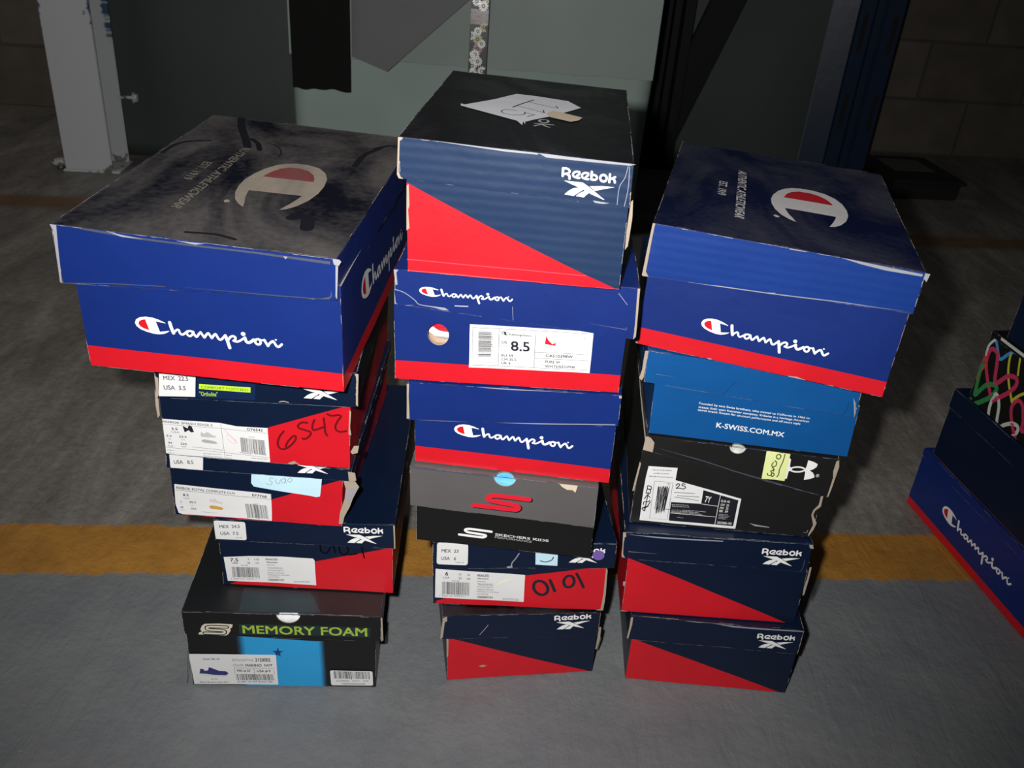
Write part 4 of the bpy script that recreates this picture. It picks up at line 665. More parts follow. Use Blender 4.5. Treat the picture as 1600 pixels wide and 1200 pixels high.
  ('R3','b',None,None,[('p','pale',2,[[134.1,11.2],[149,9.8],[150.1,8.7],[133.7,8.8],[127,12.5]]),('s','pale',2,0.66,[[189.8,11.7],[189.8,7.1],[186.3,7.6]],0,0)]),
  ('R3','b','size_label','large white and black size label marked 7Y, scribbled with black pen',[('p','paper',3,[[111.9,44.2],[113.5,2.5],[10.1,2.5],[9.1,46.7],[9.5,59.7],[39.7,64.7],[40.2,51.3]]),('p','labelblack',4,[[110.5,6.1],[41.5,5.2],[39.9,26.6],[71.4,29.7],[70.4,46],[109.4,41.7]]),('s','paper',5,0.56,[[89.1,44.1],[90.6,5.5]],0,0),('s','paper',5,0.56,[[71.4,29.7],[89.5,29.9]],0,0),('s','paper',5,0.54,[[41.6,14.3],[90.1,15.9]],0,0),('t','paper',5,'7Y',[74.5,32.4],[5.9,0.4],[-0.07,7.36],1),('t','paper',5,'EUR 40',[91.6,35.8],[9.1,0.7],[-0.23,2.83],1),('t','paper',5,'CM  25',[91.9,30.9],[8.9,0.8],[-0.24,2.86],1),('t','paper',5,'MX  25',[92,26.9],[8.9,0.7],[-0.21,2.88],1),('t','paper',5,'BR  39',[92.2,22.9],[8.9,0.6],[-0.19,2.9],1),('t','paper',5,'3027000-100',[92.7,7.4],[15.5,0.4],[-0.08,3.16],1),('f','palegrey',5,[92.5,19.7],[9.5,0.6],[-0.2,1.2],0),('f','palegrey',5,[92.5,17.9],[12.2,0.7],[-0.2,1.2],1),('f','palegrey',5,[92.5,16],[10.6,0.4],[-0.2,1.2],2),('f','palegrey',5,[92.6,14.2],[8.7,0],[-0.2,1.2],3),('f','palegrey',5,[41.4,23.6],[18,1.7],[-0.3,1.3],4),('f','palegrey',5,[42,21.7],[19,1.6],[-0.3,1.3],5),('f','palegrey',5,[42.3,18.2],[36.6,2.1],[-0.3,1.3],6),('f','palegrey',5,[42.3,16.4],[28.8,1.8],[-0.3,1.4],7),('f','palegrey',5,[42.2,15],[33.3,1.6],[-0.3,1.4],8),('f','palegrey',5,[49.3,9.9],[7.2,0],[-0.2,0.8],2),('s','ink',4,0.37,[[19.1,45.7],[38.2,48.1],[39.6,5.9],[20.6,5.5],[19.1,45.7]],0,0),('b','ink',4,[25.8,12],[9.5,3.6],[-2.4,27.6],4,26),('t','ink',4,'C',[33.2,44.3],[3,0.3],[-0.25,2.26],0),('s','ink',5,0.6,[[24.2,41.3],[24.4,16.4],[24.8,40.5],[26.6,12.6],[26.2,41.3],[26.1,15.8],[26.1,41.6],[27,11.8],[27.9,39.8],[27.7,16.5],[27.9,40.4],[29.1,12.5],[28.9,42.2],[29.3,13.7],[29.2,42],[29.1,17.4],[30.7,40.1],[30.1,16.2],[31.2,41.1],[31.9,12.9],[31.3,41.6],[31.7,15.5],[31.4,42],[32.2,18.1],[32.2,41.1],[32.7,15],[33.1,42.2],[34,17.3],[33.6,42.7],[34.2,16.8],[34.6,41.2],[34.7,15.1],[35.5,43.4],[34.6,17.2]],0,0),('s','ink',6,0.69,[[33.4,17.7],[48.2,19],[58.5,20.8]],1,0),('s','ink',5,0.98,[[41.8,45.7],[43.2,47.9],[45.1,47.7],[44.8,45.5],[42.6,42.6],[46.3,43.6]],1,0),('s','ink',5,0.99,[[50.9,48.9],[48.2,49],[47.9,46.9],[50.8,46.7],[51.9,45.1],[49.8,43.3],[46.7,43.4]],1,0),('s','ink',5,0.53,[[41.3,37.7],[51.8,39.2],[62.6,40.4]],0,0),('s','ink',5,0.54,[[45.1,34.7],[55.4,35.9],[67.4,37.3]],0,0),('s','ink',5,0.54,[[42.7,32.7],[54.5,33.1],[68.1,33]],0,0),('s','ink',5,0.98,[[10.8,14.9],[13.8,12.9],[14.1,15.7],[12.4,16.6],[17,18.3]],1,0),('s','ink',5,0.97,[[11.8,19.6],[12,22.3],[16.4,23.2],[17.9,25]],1,0),('s','ink',5,0.97,[[12.1,25.7],[14.3,29.8],[17.4,27.9]],1,0),('s','ink',5,0.98,[[13.8,12.9],[14.5,23],[14.9,32.9]],1,0),('s','ink',5,0.96,[[12.8,31.8],[13.1,36],[16.6,35.4],[16.3,31.6],[13.2,31.9]],1,0),('s','ink',5,0.96,[[13.1,36.3],[12.8,39.6],[16.7,39.2],[16.8,36.6],[13.1,36.3]],1,0),('s','ink',5,0.98,[[11,15.7],[15.3,17],[18.6,23.5]],1,0),('f','faint',4,[14.7,56.4],[19.9,3.7],[-0.3,1.4],1),('f','faint',4,[16.5,53.2],[16.7,2.9],[-0.3,1.4],2),('f','faint',4,[12.2,49.1],[25.8,3.9],[-0.3,1.4],3)]),
  ('R3','l',None,None,[('p','white',1,[[167.9,9.9],[167,16.4],[165.5,18.6],[166.5,22.6],[166.2,28],[171.7,27.3],[176.9,25.7],[176.6,23.1],[173.9,20.6],[170.9,19.2],[174.9,17.7],[177.3,15.4],[177.8,14],[173,11.6]]),('s','white',1,1.4,[[165.5,19.3],[165.5,18.7],[164.9,18.1],[163.9,17.5],[162.5,16.9],[160.9,16.4],[159,16],[157.1,15.7],[155.3,15.6],[153.7,15.7],[152.4,16],[151.5,16.4],[151.1,17],[151.2,17.6],[151.7,18.3],[152.7,18.9],[154.1,19.5],[155.8,20],[157.6,20.4],[159.5,20.6],[161.3,20.6],[162.9,20.5],[164.2,20.2],[165.1,19.8]],1,1),('p','white',1,[[152.3,15.7],[149.9,15.1],[150.2,7.4],[147.6,7.3],[146.2,27.7],[148.7,26.6],[149.6,19.8],[152.7,17.7]]),('t','white',1,'®',[178.9,14.4],[3.4,0.3],[-0.26,2.6],0)]),
  ('R3','l','sticky_note','pale yellow sticky note with handwriting running up it',[('p','noteyellow',3,[[148.6,4.8],[147.3,4.8],[138.2,4],[124.5,1.4],[122.1,32],[146.5,32],[146.5,31.5]]),('s','olive',4,1.11,[[129,8.6],[129.9,7],[132.7,7.3],[133.4,9.5],[134.9,10.4],[136.2,8.6],[134.7,6.6],[133.3,8],[133.7,10.1]],1,0),('s','olive',4,1.1,[[133.7,10.1],[131.7,11.8],[133.3,12.6],[134.6,14.4],[134.6,12.4]],1,0),('s','olive',4,1.09,[[134.6,14.4],[132,16.5],[131.1,18.9],[132,21.1]],1,0),('s','olive',4,1.09,[[133,23],[135.2,21.6],[135.5,18.6],[133.3,16.5]],1,0),('s','olive',4,1.07,[[137.3,29.2],[135.1,30.1],[133.3,28.4],[134.3,25.8],[136.8,25.6],[137.7,28],[136.2,29.8]],1,0),('s','olive',4,1.06,[[141.1,30.7],[141.2,24.1],[140.1,15.5],[140.6,10.1],[139.6,7.6]],1,0)]),
  ('R4','b',None,None,[('t','white',1,'Founded by two Swiss brothers, who moved to California in 1966 to',[46,38.8],[111.6,1.3],[-0.03,2.3],1),('t','white',1,'create their own footwear company. K•Swiss is a heritage American',[46,34.7],[111.5,1.5],[-0.03,2.31],1),('t','white',1,'tennis brand. Known for on-court performance and off-court style',[45.8,31.4],[103.6,0.5],[-0.01,2.32],1),('t','white',1,'K-SWISS.COM.MX',[66.5,15.7],[69.1,-1],[0.08,5.71],1)]),
  ('R4','l',None,None,[('s','bluedark',2,0.52,[[192.6,-3.6],[199.4,3.3],[200.8,14.7]],1,0),('s','bluedark',2,0.53,[[77.6,-1.4],[88,17]],1,0),('p','pale',3,[[209.5,6],[209.5,3.3],[209.2,0.6],[206.1,12],[203.5,20.6],[206.7,15.7]])]),
  ('R5','b',None,None,[('p','red',1,[[234.5,0],[0,0],[0,19.3],[234.5,14.5]]),('w','white',2,[57.2,36.7],[177.6,30.7],'red')]),
  ('R5','l',None,None,[('p','pale',2,[[115,0],[112.1,0.8],[120.3,1.6],[117.3,0]])]),
  ('R5','t',None,None,[('p','topwhite',1,[[130.6,84.7],[128.1,95.6],[124.3,107.8],[122.2,119.3],[120.9,127.2],[171.8,128.4],[170.2,118],[167.2,103.8],[162.8,88.1],[168.1,90.8],[175.1,101.7],[181.1,118.6],[184.8,139.8],[184.9,159.5],[182.2,180.4],[176,197.5],[166,210.3],[152.9,216.4],[140,216.6],[130.2,212.4],[122.3,204.5],[115,190.8],[109.7,172.6],[107.3,154.5],[107.8,136.4],[110.9,118.5],[117.1,101.2],[123.9,91]]),('p','topred',2,[[158.4,197.8],[166,188.5],[170.3,177.2],[171.6,168.9],[120.4,167.8],[123.7,183.2],[129.7,195.8],[137.6,202.4],[149.1,202.7]]),('p','topwhite',1,[[111.5,98],[115,94.6],[114.6,91.3],[111.7,89.8],[108.9,94.9]]),('t','topwhite',1,'AUTHENTIC ATHLETICWEAR',[72,251.5],[0.4,-186.1],[9.04,-4.6],1),('t','topwhite',1,'EST. 1919',[52.6,190.1],[0.3,-54.2],[8.58,-0.39],1)]),
  ('L5','t',None,None,[('p','dustwhite',1,[[130.5,89.8],[128,101.3],[124.2,114.3],[122.1,126.5],[120.8,134.8],[171.7,136.1],[170.1,125.1],[167.1,110],[162.7,93.4],[168,96.3],[175,107.8],[181,125.7],[184.7,148.2],[184.8,169.1],[182.1,191.2],[175.9,209.4],[165.9,222.9],[152.8,229.4],[139.9,229.6],[130.1,225.2],[122.2,216.8],[114.9,202.3],[109.6,183],[107.2,163.8],[107.7,144.6],[110.8,125.6],[117,107.3],[123.8,96.5]]),('p','dustred',2,[[158.3,209.7],[165.9,199.8],[170.2,187.8],[171.5,179],[120.3,177.9],[123.6,194.2],[129.6,207.6],[137.5,214.6],[149,214.9]]),('p','dustwhite',1,[[111.4,103.9],[114.9,100.3],[114.5,96.8],[111.6,95.2],[108.8,100.6]]),('t','dusttext',1,'AUTHENTIC ATHLETICWEAR',[71.97,266.61],[0.4,-197.28],[9.04,-4.88],1),('t','dusttext',1,'EST. 1919',[52.57,201.52],[0.3,-57.46],[8.58,-0.41],1)]),
  ('L5','t',None,None,[('s','smear',3,8.68,[[32.6,369.3],[46.5,331.5],[62.2,296.2],[75.5,265.2]],1,0),('s','smear',3,5.92,[[70,294.6],[81.2,281.4],[90.8,259.3]],1,0),('s','smear',3,1.47,[[89.2,287.9],[104.6,277.9],[114.2,259.9],[116.1,244.9]],1,0),('s','smear',3,12.25,[[180,77.2],[183.8,85],[193.2,78],[198.5,56.6]],1,0),('s','smear',3,4.43,[[4,212.8],[7.5,251.9],[31.8,272.5]],1,0),('s','smear',3,6.44,[[197.8,244.5],[198.9,286.4],[209.2,315.3]],1,0),('s','smear',3,5.03,[[204.1,313.1],[217.3,330.9],[224.5,330]],1,0),('s','smear',3,3.92,[[106.8,16.2],[131.1,18.7],[149.7,13.5]],1,0)]),
  ('L3','b',None,None,[('p','kraft',7,[[173.2,3.8],[174.5,19.5],[178.7,38.8],[179.4,51.6],[176.6,61.6],[186.4,65],[192.9,55.4],[187,39.7],[184,27.6],[179,14],[177.3,4.2]])]),
  ('L3','b',None,None,[('p','pale',9,[[182.1,50.8],[192.5,55.4],[186.8,42],[182.1,29.8]])]),
  ('L3','l',None,None,[('p','kraft',7,[[181,13.2],[188.1,12.1],[189.6,2.2],[184.8,-0.7],[182.1,1.4]])]),
  ('L4','l',None,None,[('p','kraft',7,[[186.3,39],[190.1,38.8],[190,1.5],[188,3.1],[188.3,34.2]]),('p','kraft',7,[[-0.2,23.2],[3.1,20.7],[2.1,4.2],[-0.7,-2.5],[-0.2,11.4]])]),
  ('L4','b',None,None,[('p','kraft',7,[[181.2,66.8],[183,65],[182,47.4],[183.4,38.6],[180.6,39.3]]),('p','kraft',7,[[182.9,19.4],[186.3,26.8],[191.2,27.2],[189.9,18.9],[184.6,17.1]]),('p','kraft',7,[[-3.6,78],[-1.1,66],[-1.6,47.4],[-4,44],[-4.5,59.6]]),('p','kraft',7,[[119.7,1.3],[126,4.4],[132,0.3],[127.6,1.6],[122.3,-1]])]),
  ('L2','l',None,None,[('p','kraft',7,[[187.9,30.5],[189.6,30.6],[190,-0.2],[188.7,0.1]])]),
  ('L1','l',None,None,[('p','kraft',7,[[209,34.6],[210.7,33.7],[212,2.8],[209.8,0.8]])]),
  ('L5','l',None,None,[('p','pale',7,[[-1.3,46.3],[3.6,48.6],[4.8,45.7],[-0.8,0],[-2.3,0.9],[1,40.7]]),('p','pale',7,[[236.4,44.2],[239.6,47.9],[243.6,43.3],[241.4,38.4],[237.3,39.1]]),('p','pale',7,[[238.7,38],[240.8,38.3],[239,1.8],[237.8,4.4]])]),
  ('L5','l',None,None,[('p','scuffline',3,[[5.8,45.6],[30.6,45.4],[71.6,43.1],[121.2,42.4],[174.8,42.7],[234.3,41.8],[234.2,38.7],[174.6,40.8],[121,40.7],[71.4,41.4],[30.3,43.5]])]),
  ('L5','l',None,None,[('p','pale',7,[[45.2,45.5],[60.3,43.4],[77.7,42.2],[59.1,42]]),('p','pale',7,[[104.9,44.2],[129.7,44.6],[121.2,42.6]]),('p','pale',7,[[195.3,41.9],[199,41.7],[196.8,39]])]),
  ('L5','l',None,None,[('p','scuffline',7,[[-2,0.4],[43.9,2.7],[91.2,3.3],[91.1,2.7],[43.7,1.9],[-2.3,-0.6]]),('p','scuffline',7,[[99.8,3.7],[172,2],[224.7,1.1],[233.2,4],[234.7,10.9],[234.9,4.1],[232.1,0.6],[224.7,0.3],[171.9,1.3]])]),
  ('M7','l',None,None,[('p','kraft',7,[[-0.3,35.1],[4,36.8],[3.4,34.2],[1,32.2],[-0.6,6.1],[0.7,1.8],[4.1,-0.7],[-0.7,-0.1],[-2.3,3.2]])]),
  ('M7','l',None,None,[('p','pale',6,[[4,36.3],[38.2,36.6],[88.3,35.4],[114.8,35.9],[114.9,34.2],[88.3,33.8],[38.3,35.2]]),('p','pale',6,[[114.8,35.9],[138.1,35.3],[190.1,35.7],[191.4,34.1],[154.8,33.3],[121.7,32.7]])]),
  ('M7','l',None,None,[('p','kraft',7,[[189.1,37.6],[193.2,37.2],[194.6,35.3],[191.3,34.6]])]),
  ('M7','b',None,None,[('p','kraft',7,[[0.2,73.7],[2,74.6],[2.4,57.1],[1.3,53.6],[2.1,38.2],[-0.5,35.8]]),('p','kraft',7,[[188.4,83.7],[190.1,85.4],[191,69.3],[189.8,42.5],[187.7,38.8],[187.3,57.5]])]),
  ('M7','b',None,None,[('p','palered',4,[[0.3,0.9],[50.9,1.3],[165.4,0.2],[186.6,0.7],[186.7,-0.5],[165.5,-1.4],[50.9,-0.5],[0.7,-0.6]])]),
  ('M6','l',None,None,[('p','pale',7,[[-1,42.2],[2,44.9],[3.4,41.7],[1.6,38.1],[2.6,23.7],[0.8,23.4]]),('p','pale',7,[[-0.4,17.1],[1,1.2],[4.7,-1],[17.7,2],[4.7,-2.3],[-0.1,-0.5]])]),
  ('M6','l',None,None,[('p','kraft',7,[[216.6,42.2],[218.8,41.9],[220.3,2.5],[218.4,0],[218,13.3]])]),
  ('M5','l',None,None,[('p','kraft',7,[[-1.1,36.5],[1,36.6],[0.5,24.4],[1.1,1.6],[-1.7,1.5]]),('p','kraft',7,[[200.8,38.7],[203.4,40.7],[203.4,34.7],[201.1,35]])]),
  ('M5','l',None,None,[('p','pale',7,[[64.5,38.1],[112.7,38.9],[143.5,38.3],[112.8,37.3],[85.8,37]]),('p','pale',7,[[6.9,0.7],[75.5,-0.2],[200.3,2.8],[200.4,1.7],[75.5,-1.3]])]),
  ('M4','l',None,None,[('p','scuffline',3,[[2.2,48.6],[79.5,48.7],[79.6,47.3],[2.1,46.7]]),('p','scuffline',3,[[110.3,50.2],[188.5,51.3],[188.3,48.9],[110.4,48.3]])]),
  ('M2','l',None,None,[('p','kraft',7,[[0.4,32.5],[5,34.4],[5.1,27.5],[2.6,25.9],[0.7,3.4],[-2.2,0.6],[-1.1,16.7]])]),
  ('M2','l',None,None,[('p','pale',6,[[38.5,35.8],[55.4,40.5],[68.4,37.9],[85.8,35.1],[68.6,35],[51.3,35.5]])]),
  ('M2','b',None,None,[('p','kraft',7,[[173.9,74.1],[176.6,74.6],[176.7,55],[174.8,37.4],[172.9,37.5],[173.5,55.2]]),('p','kraft',7,[[-1.3,63.2],[0.9,63.6],[0.9,37.2],[-0.8,35]])]),
  ('M3','b',None,None,[('p','kraft',7,[[189.4,25.5],[188.9,60],[191,56.1],[192,23],[191.2,-1.7],[180.3,-3.7],[180.1,-0.9],[188.1,2]])]),
  ('R5','l',None,None,[('p','kraft',7,[[-0.2,46.8],[2.5,48.4],[1.8,42.8],[0.3,4.3],[3.2,0.2],[8.3,-0.8],[0.2,-1.5],[-2.9,0.8]])]),
  ('R5','l',None,None,[('p','pale',7,[[1.7,48.3],[26.7,50],[52.4,49.1],[52.8,47.1],[27.2,47.5],[2.6,45.7]]),('p','pale',7,[[123.9,46.5],[138.2,46.7],[136.6,44.7],[122.3,44.4]]),('p','pale',7,[[164.9,45.8],[205.4,44.5],[237.3,43.8],[237.2,41.2],[206.4,40.8],[185.9,42.6]]),('p','pale',7,[[235.1,48.9],[240,52.7],[243.2,45.7],[242.1,36.4],[238.8,39.5],[239.1,44.8]]),('p','pale',7,[[5.3,-1.6],[70.6,0.9],[113.1,0.9],[175.1,1.9],[237.7,1.7],[175.3,1],[113.3,0],[70.8,0]])]),
  ('R5','b',None,None,[('p','pale',7,[[-0.7,0.8],[-0.4,19.3],[1.4,12.7],[1.2,0.7]]),('p','pale',7,[[69.5,1.2],[74.1,1.1],[71.2,-1.8]]),('p','pale',7,[[146.1,0.6],[154.7,1.8],[164,0.1],[150.9,-0.7]]),('p','pale',7,[[179.4,-0.1],[190.2,0.6],[184.3,-2.3]])]),
  ('R4','l',None,None,[('p','kraft',7,[[-3.3,35.6],[0.1,37.8],[0.1,30.4],[-0.8,5.6],[-2.5,1.3],[-5.3,3.7],[-3.4,14.1]])]),
  ('R3','l',None,None,[('p','kraft',7,[[-2.4,35],[3.3,29.5],[7.6,20.7],[8,-3.2],[5.5,-36.1],[-2.3,-43.3],[-2.3,-9.5]])]),
  ('R3','b',None,None,[('p','kraft',7,[[-0.6,62],[1.1,60.7],[-0.4,33],[-2.3,31.8],[-1.8,44.9]]),('p','kraft',7,[[192.1,73.8],[194.5,75.4],[195.3,57.3],[190.6,48.3],[189.9,40.7],[196,27.3],[195.1,14.8],[192.5,1.4],[191.5,4.9],[193.1,23.5],[188.1,40.2],[188.6,49.2],[192.5,59.3]])]),
  ('R3','l',None,None,[('p','kraft',7,[[194.3,30.3],[196.7,31.3],[198.9,25.9],[198.9,10.4],[197.9,0.1],[196.4,2],[196.8,15.8],[194.4,21.9]])]),
  ('R3','l',None,None,[('p','scuffline',3,[[6.7,11.1],[52.5,7.3],[92.9,2.3],[140.3,1.4],[190.3,-0.3],[190.6,-1],[140.6,0.4],[93.2,1.1],[52.7,5.8]])]),
  ('R2','l',None,None,[('p','kraft',7,[[-2.1,37.1],[0.6,37.8],[2,30.9],[-0.3,29.6],[1,6.4],[3.7,1],[0.1,2.2],[-0.6,5.7],[-0.7,19.6]]),('p','kraft',7,[[194.5,38.4],[198.7,38.1],[201,31.5],[196.9,32.2]])]),
  ('R2','l',None,None,[('p','pale',6,[[2.3,34.2],[33.1,33.7],[70.6,33.8],[104.6,34.1],[104.8,32.8],[70.9,32.1],[33.3,32]])]),
  ('R2','b',None,None,[('p','kraft',7,[[196,80.9],[198,81.5],[198.5,63.7],[198,43.2],[196.3,41.2],[195.4,54.4],[196.3,65.7]]),('p','kraft',7,[[-0.9,-0.1],[0.2,1.7],[8.1,0],[7.4,-2]]),('p','kraft',7,[[-2.3,44],[-0.2,44.2],[-0.2,37.2],[-2.1,38.2]])]),
  ('R1','l',None,None,[('p','kraft',7,[[-0.1,34],[2.2,34.3],[2.5,23.2],[0.6,1.8],[-1.2,1.5],[-0.2,18]])]),
  ('R1','l',None,None,[('p','pale',6,[[60,35.4],[74.2,36.1],[88.6,35.9],[74.5,34.2]]),('p','pale',6,[[92.3,35.1],[114,34],[153.3,34.3],[192.4,35.5],[192.7,34.1],[153.7,32.4],[114.3,32.1]])]),
  ('F1','b',None,None,[('p','red',1,[[0,0],[329.9,0],[329.9,13],[0,13]]),('w','white',2,[77.1,45.9],[240.4,46.9],'red')]),
  ('F2','b',None,None,[('p','dimred',1,[[0,0],[310,0],[310,1.5],[0,1.5]])]),
  ('F3','b',None,None,[('s','heartred',2,5.28,[[2.5,60.2],[3,65],[9.1,59.3],[3.8,47.4],[2.5,32.1]],1,0),('s','heartpink',2,6.24,[[36.9,24.9],[18.7,44.6],[7.4,62.4],[7.7,80.4],[19.4,82.6],[26.3,72.7],[34.5,47.6],[40.5,47],[53.4,64.2],[68.1,69.6],[72.6,61.5],[64.1,44.9],[43.6,20.8]],1,0),('s','heartgreen',2,6.72,[[2.5,51.2],[2.5,57.1],[2.5,44.7],[7.6,15.9],[10.2,11.2],[22.4,32.6],[37.8,41.5],[43.3,36.7],[35.3,19.9],[10.2,-5.5],[4.4,-0.6]],1,0),('s','heartblue',2,4.8,[[8,98.1],[17.2,89.2],[29.4,77.3],[41.2,91.3],[57.1,106.3]],1,0),('s','heartyellow',2,3.84,[[76,38.2],[61.3,55],[50.4,72.2],[44.8,92.2],[50.1,104.5]],1,0),('s','heartyellow',2,3.84,[[75.2,39.7],[85.7,54.7],[101.4,68.7]],1,0),('s','heartyellow',2,3.36,[[60.6,102.5],[66.9,81.4],[69.2,75]],1,0),('s','heartpink',2,5.76,[[112.5,-8.2],[88.3,16.1],[79.3,32.3],[84.3,45.2],[95.5,44.1],[106.2,27.3],[110.6,14.5],[120.9,28.9]],1,0),('s','heartwhite',2,5.28,[[51.1,-11.4],[43.2,8.3],[43.4,28.8],[48.8,32],[57.6,21.2],[63.6,2.6],[69.5,-8],[78.5,3.9],[91.9,14.4],[102.3,15.1],[102.4,5.2],[90.5,-12.7]],1,0),('s','heartwhite',2,3.84,[[2.5,69.2],[2.5,86],[18.5,107.2]],1,0)]),
  ('F3','l',None,None,[('p','heartwhite',2,[[19.7,3.6],[169,2.8],[169,7.6],[19.7,7.84]])]),
]

SPEC = {  # base, lid, lid top, base sides, stripe height on the sides, wear, crush, label
 'L1': ('black', 'black', 'dark_top', 'black', 0, .5, .5, 'black shoe box with green lettering and blue band, bottom of the left stack'),
 'L2': ('navy', 'navy', 'navy', 'red', 0, .5, .5, 'navy and red shoe box marked 7.5, directly on the black box of left stack'),
 'L3': ('navy', 'navy', 'navy', 'red', 0, .9, 1.6, 'crushed navy and red shoe box with blue pencil note, third up in left stack'),
 'L4': ('navy', 'navy', 'navy', 'red', 0, .8, .8, 'navy and red shoe box scrawled 6542 in marker, just under the dusty blue box'),
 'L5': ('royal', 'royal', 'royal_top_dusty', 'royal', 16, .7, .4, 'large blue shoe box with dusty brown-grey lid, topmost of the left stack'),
 'M2': ('navy', 'navy', 'navy_top', 'navy', 0, .6, .6, 'turned navy and red shoe box at the bottom of the middle stack'),  # base sides navy instead of red: shade of grazing light put into colour
 'M3': ('navy', 'navy', 'navy', 'red', 0, .7, .7, 'navy and red shoe box with 0101 in marker and a purple round sticker'),
 'M4': ('black', 'grey', 'grey', 'black', 0, .3, .3, 'grey lidded black shoe box with a slanted red letter S'),
 'M5': ('royal', 'royal', 'royal', 'royal', 12, .4, .4, 'blue shoe box with red stripe resting on the grey lidded box'),
 'M6': ('royal', 'royal', 'royal', 'royal', 15, .7, .7, 'blue shoe box with round hole and 8.5 label, second from top of middle stack'),
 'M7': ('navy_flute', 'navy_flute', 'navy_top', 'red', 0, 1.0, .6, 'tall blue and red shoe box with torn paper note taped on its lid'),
 'R1': ('navy', 'navy', 'navy', 'navy', 0, .8, .6, 'navy and red shoe box standing on the floor at the bottom of right stack'),  # red base sides coloured navy, their grazing-light shade painted in
 'R2': ('navy', 'navy', 'navy', 'red', 0, .9, .7, 'navy and red shoe box directly beneath the black box with yellow sticky note'),
 'R3': ('uablack', 'uablack', 'uablack', 'uablack', 0, .7, 1.4, 'black shoe box with pale yellow sticky note and scribbled label'),
 'R4': ('swissblue', 'swissblue', 'swissblue', 'swissblue', 0, .5, .9, 'bright blue shoe box with small white text below the tilted box'),
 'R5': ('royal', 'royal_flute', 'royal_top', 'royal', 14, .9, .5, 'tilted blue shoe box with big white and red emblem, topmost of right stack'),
 'F1': ('royal', 'royal', 'royal', 'royal', 13, .3, .4, 'blue shoe box with red stripe at the bottom of the far right stack'),
 'F2': ('navy', 'navy', 'navy', 'navy', 0, .5, .6, 'plain dark navy shoe box beneath the box painted with hearts'),
 'F3': ('black', 'black', 'black', 'black', 0, .6, .5, 'black shoe box painted with coloured heart outlines, far right stack'),
 'F4': ('navy', 'navy', 'navy', 'navy', 0, .6, .5, 'dark navy shoe box lying on top of the hearts box'),
}
HOLES = {'L1': ('notch', 110.7, 12.8), 'M4': ('notch', 95.2, 11.6), 'R3': ('notch', 93.2, 8.5), 'M6': ('round', 40.8, 44.7, 10.0)}
KEYS = ['bFL','bFR','bBR','bBL','tFL','tFR','tBR','tBL','lbFL','lbFR','lbBR','lbBL','ltFL','ltFR','ltBR','ltBL']
FACES = dict(b=('bFL','bFR','tFR','tFL'), l=('lbFL','lbFR','ltFR','ltFL'), t=('ltFL','ltFR','ltBR','ltBL'), r=('bFR','bBR','tBR','tFR'), R=('lbFR','lbBR','ltBR','ltFR'),
             e=('bBL','bFL','tFL','tBL'), E=('lbBL','lbFL','ltFL','ltBL'), k=('bBR','bBL','tBL','tBR'), K=('lbBR','lbBL','ltBL','ltBR'), u=('bBL','bBR','bFR','bFL'))
THINGS = {}

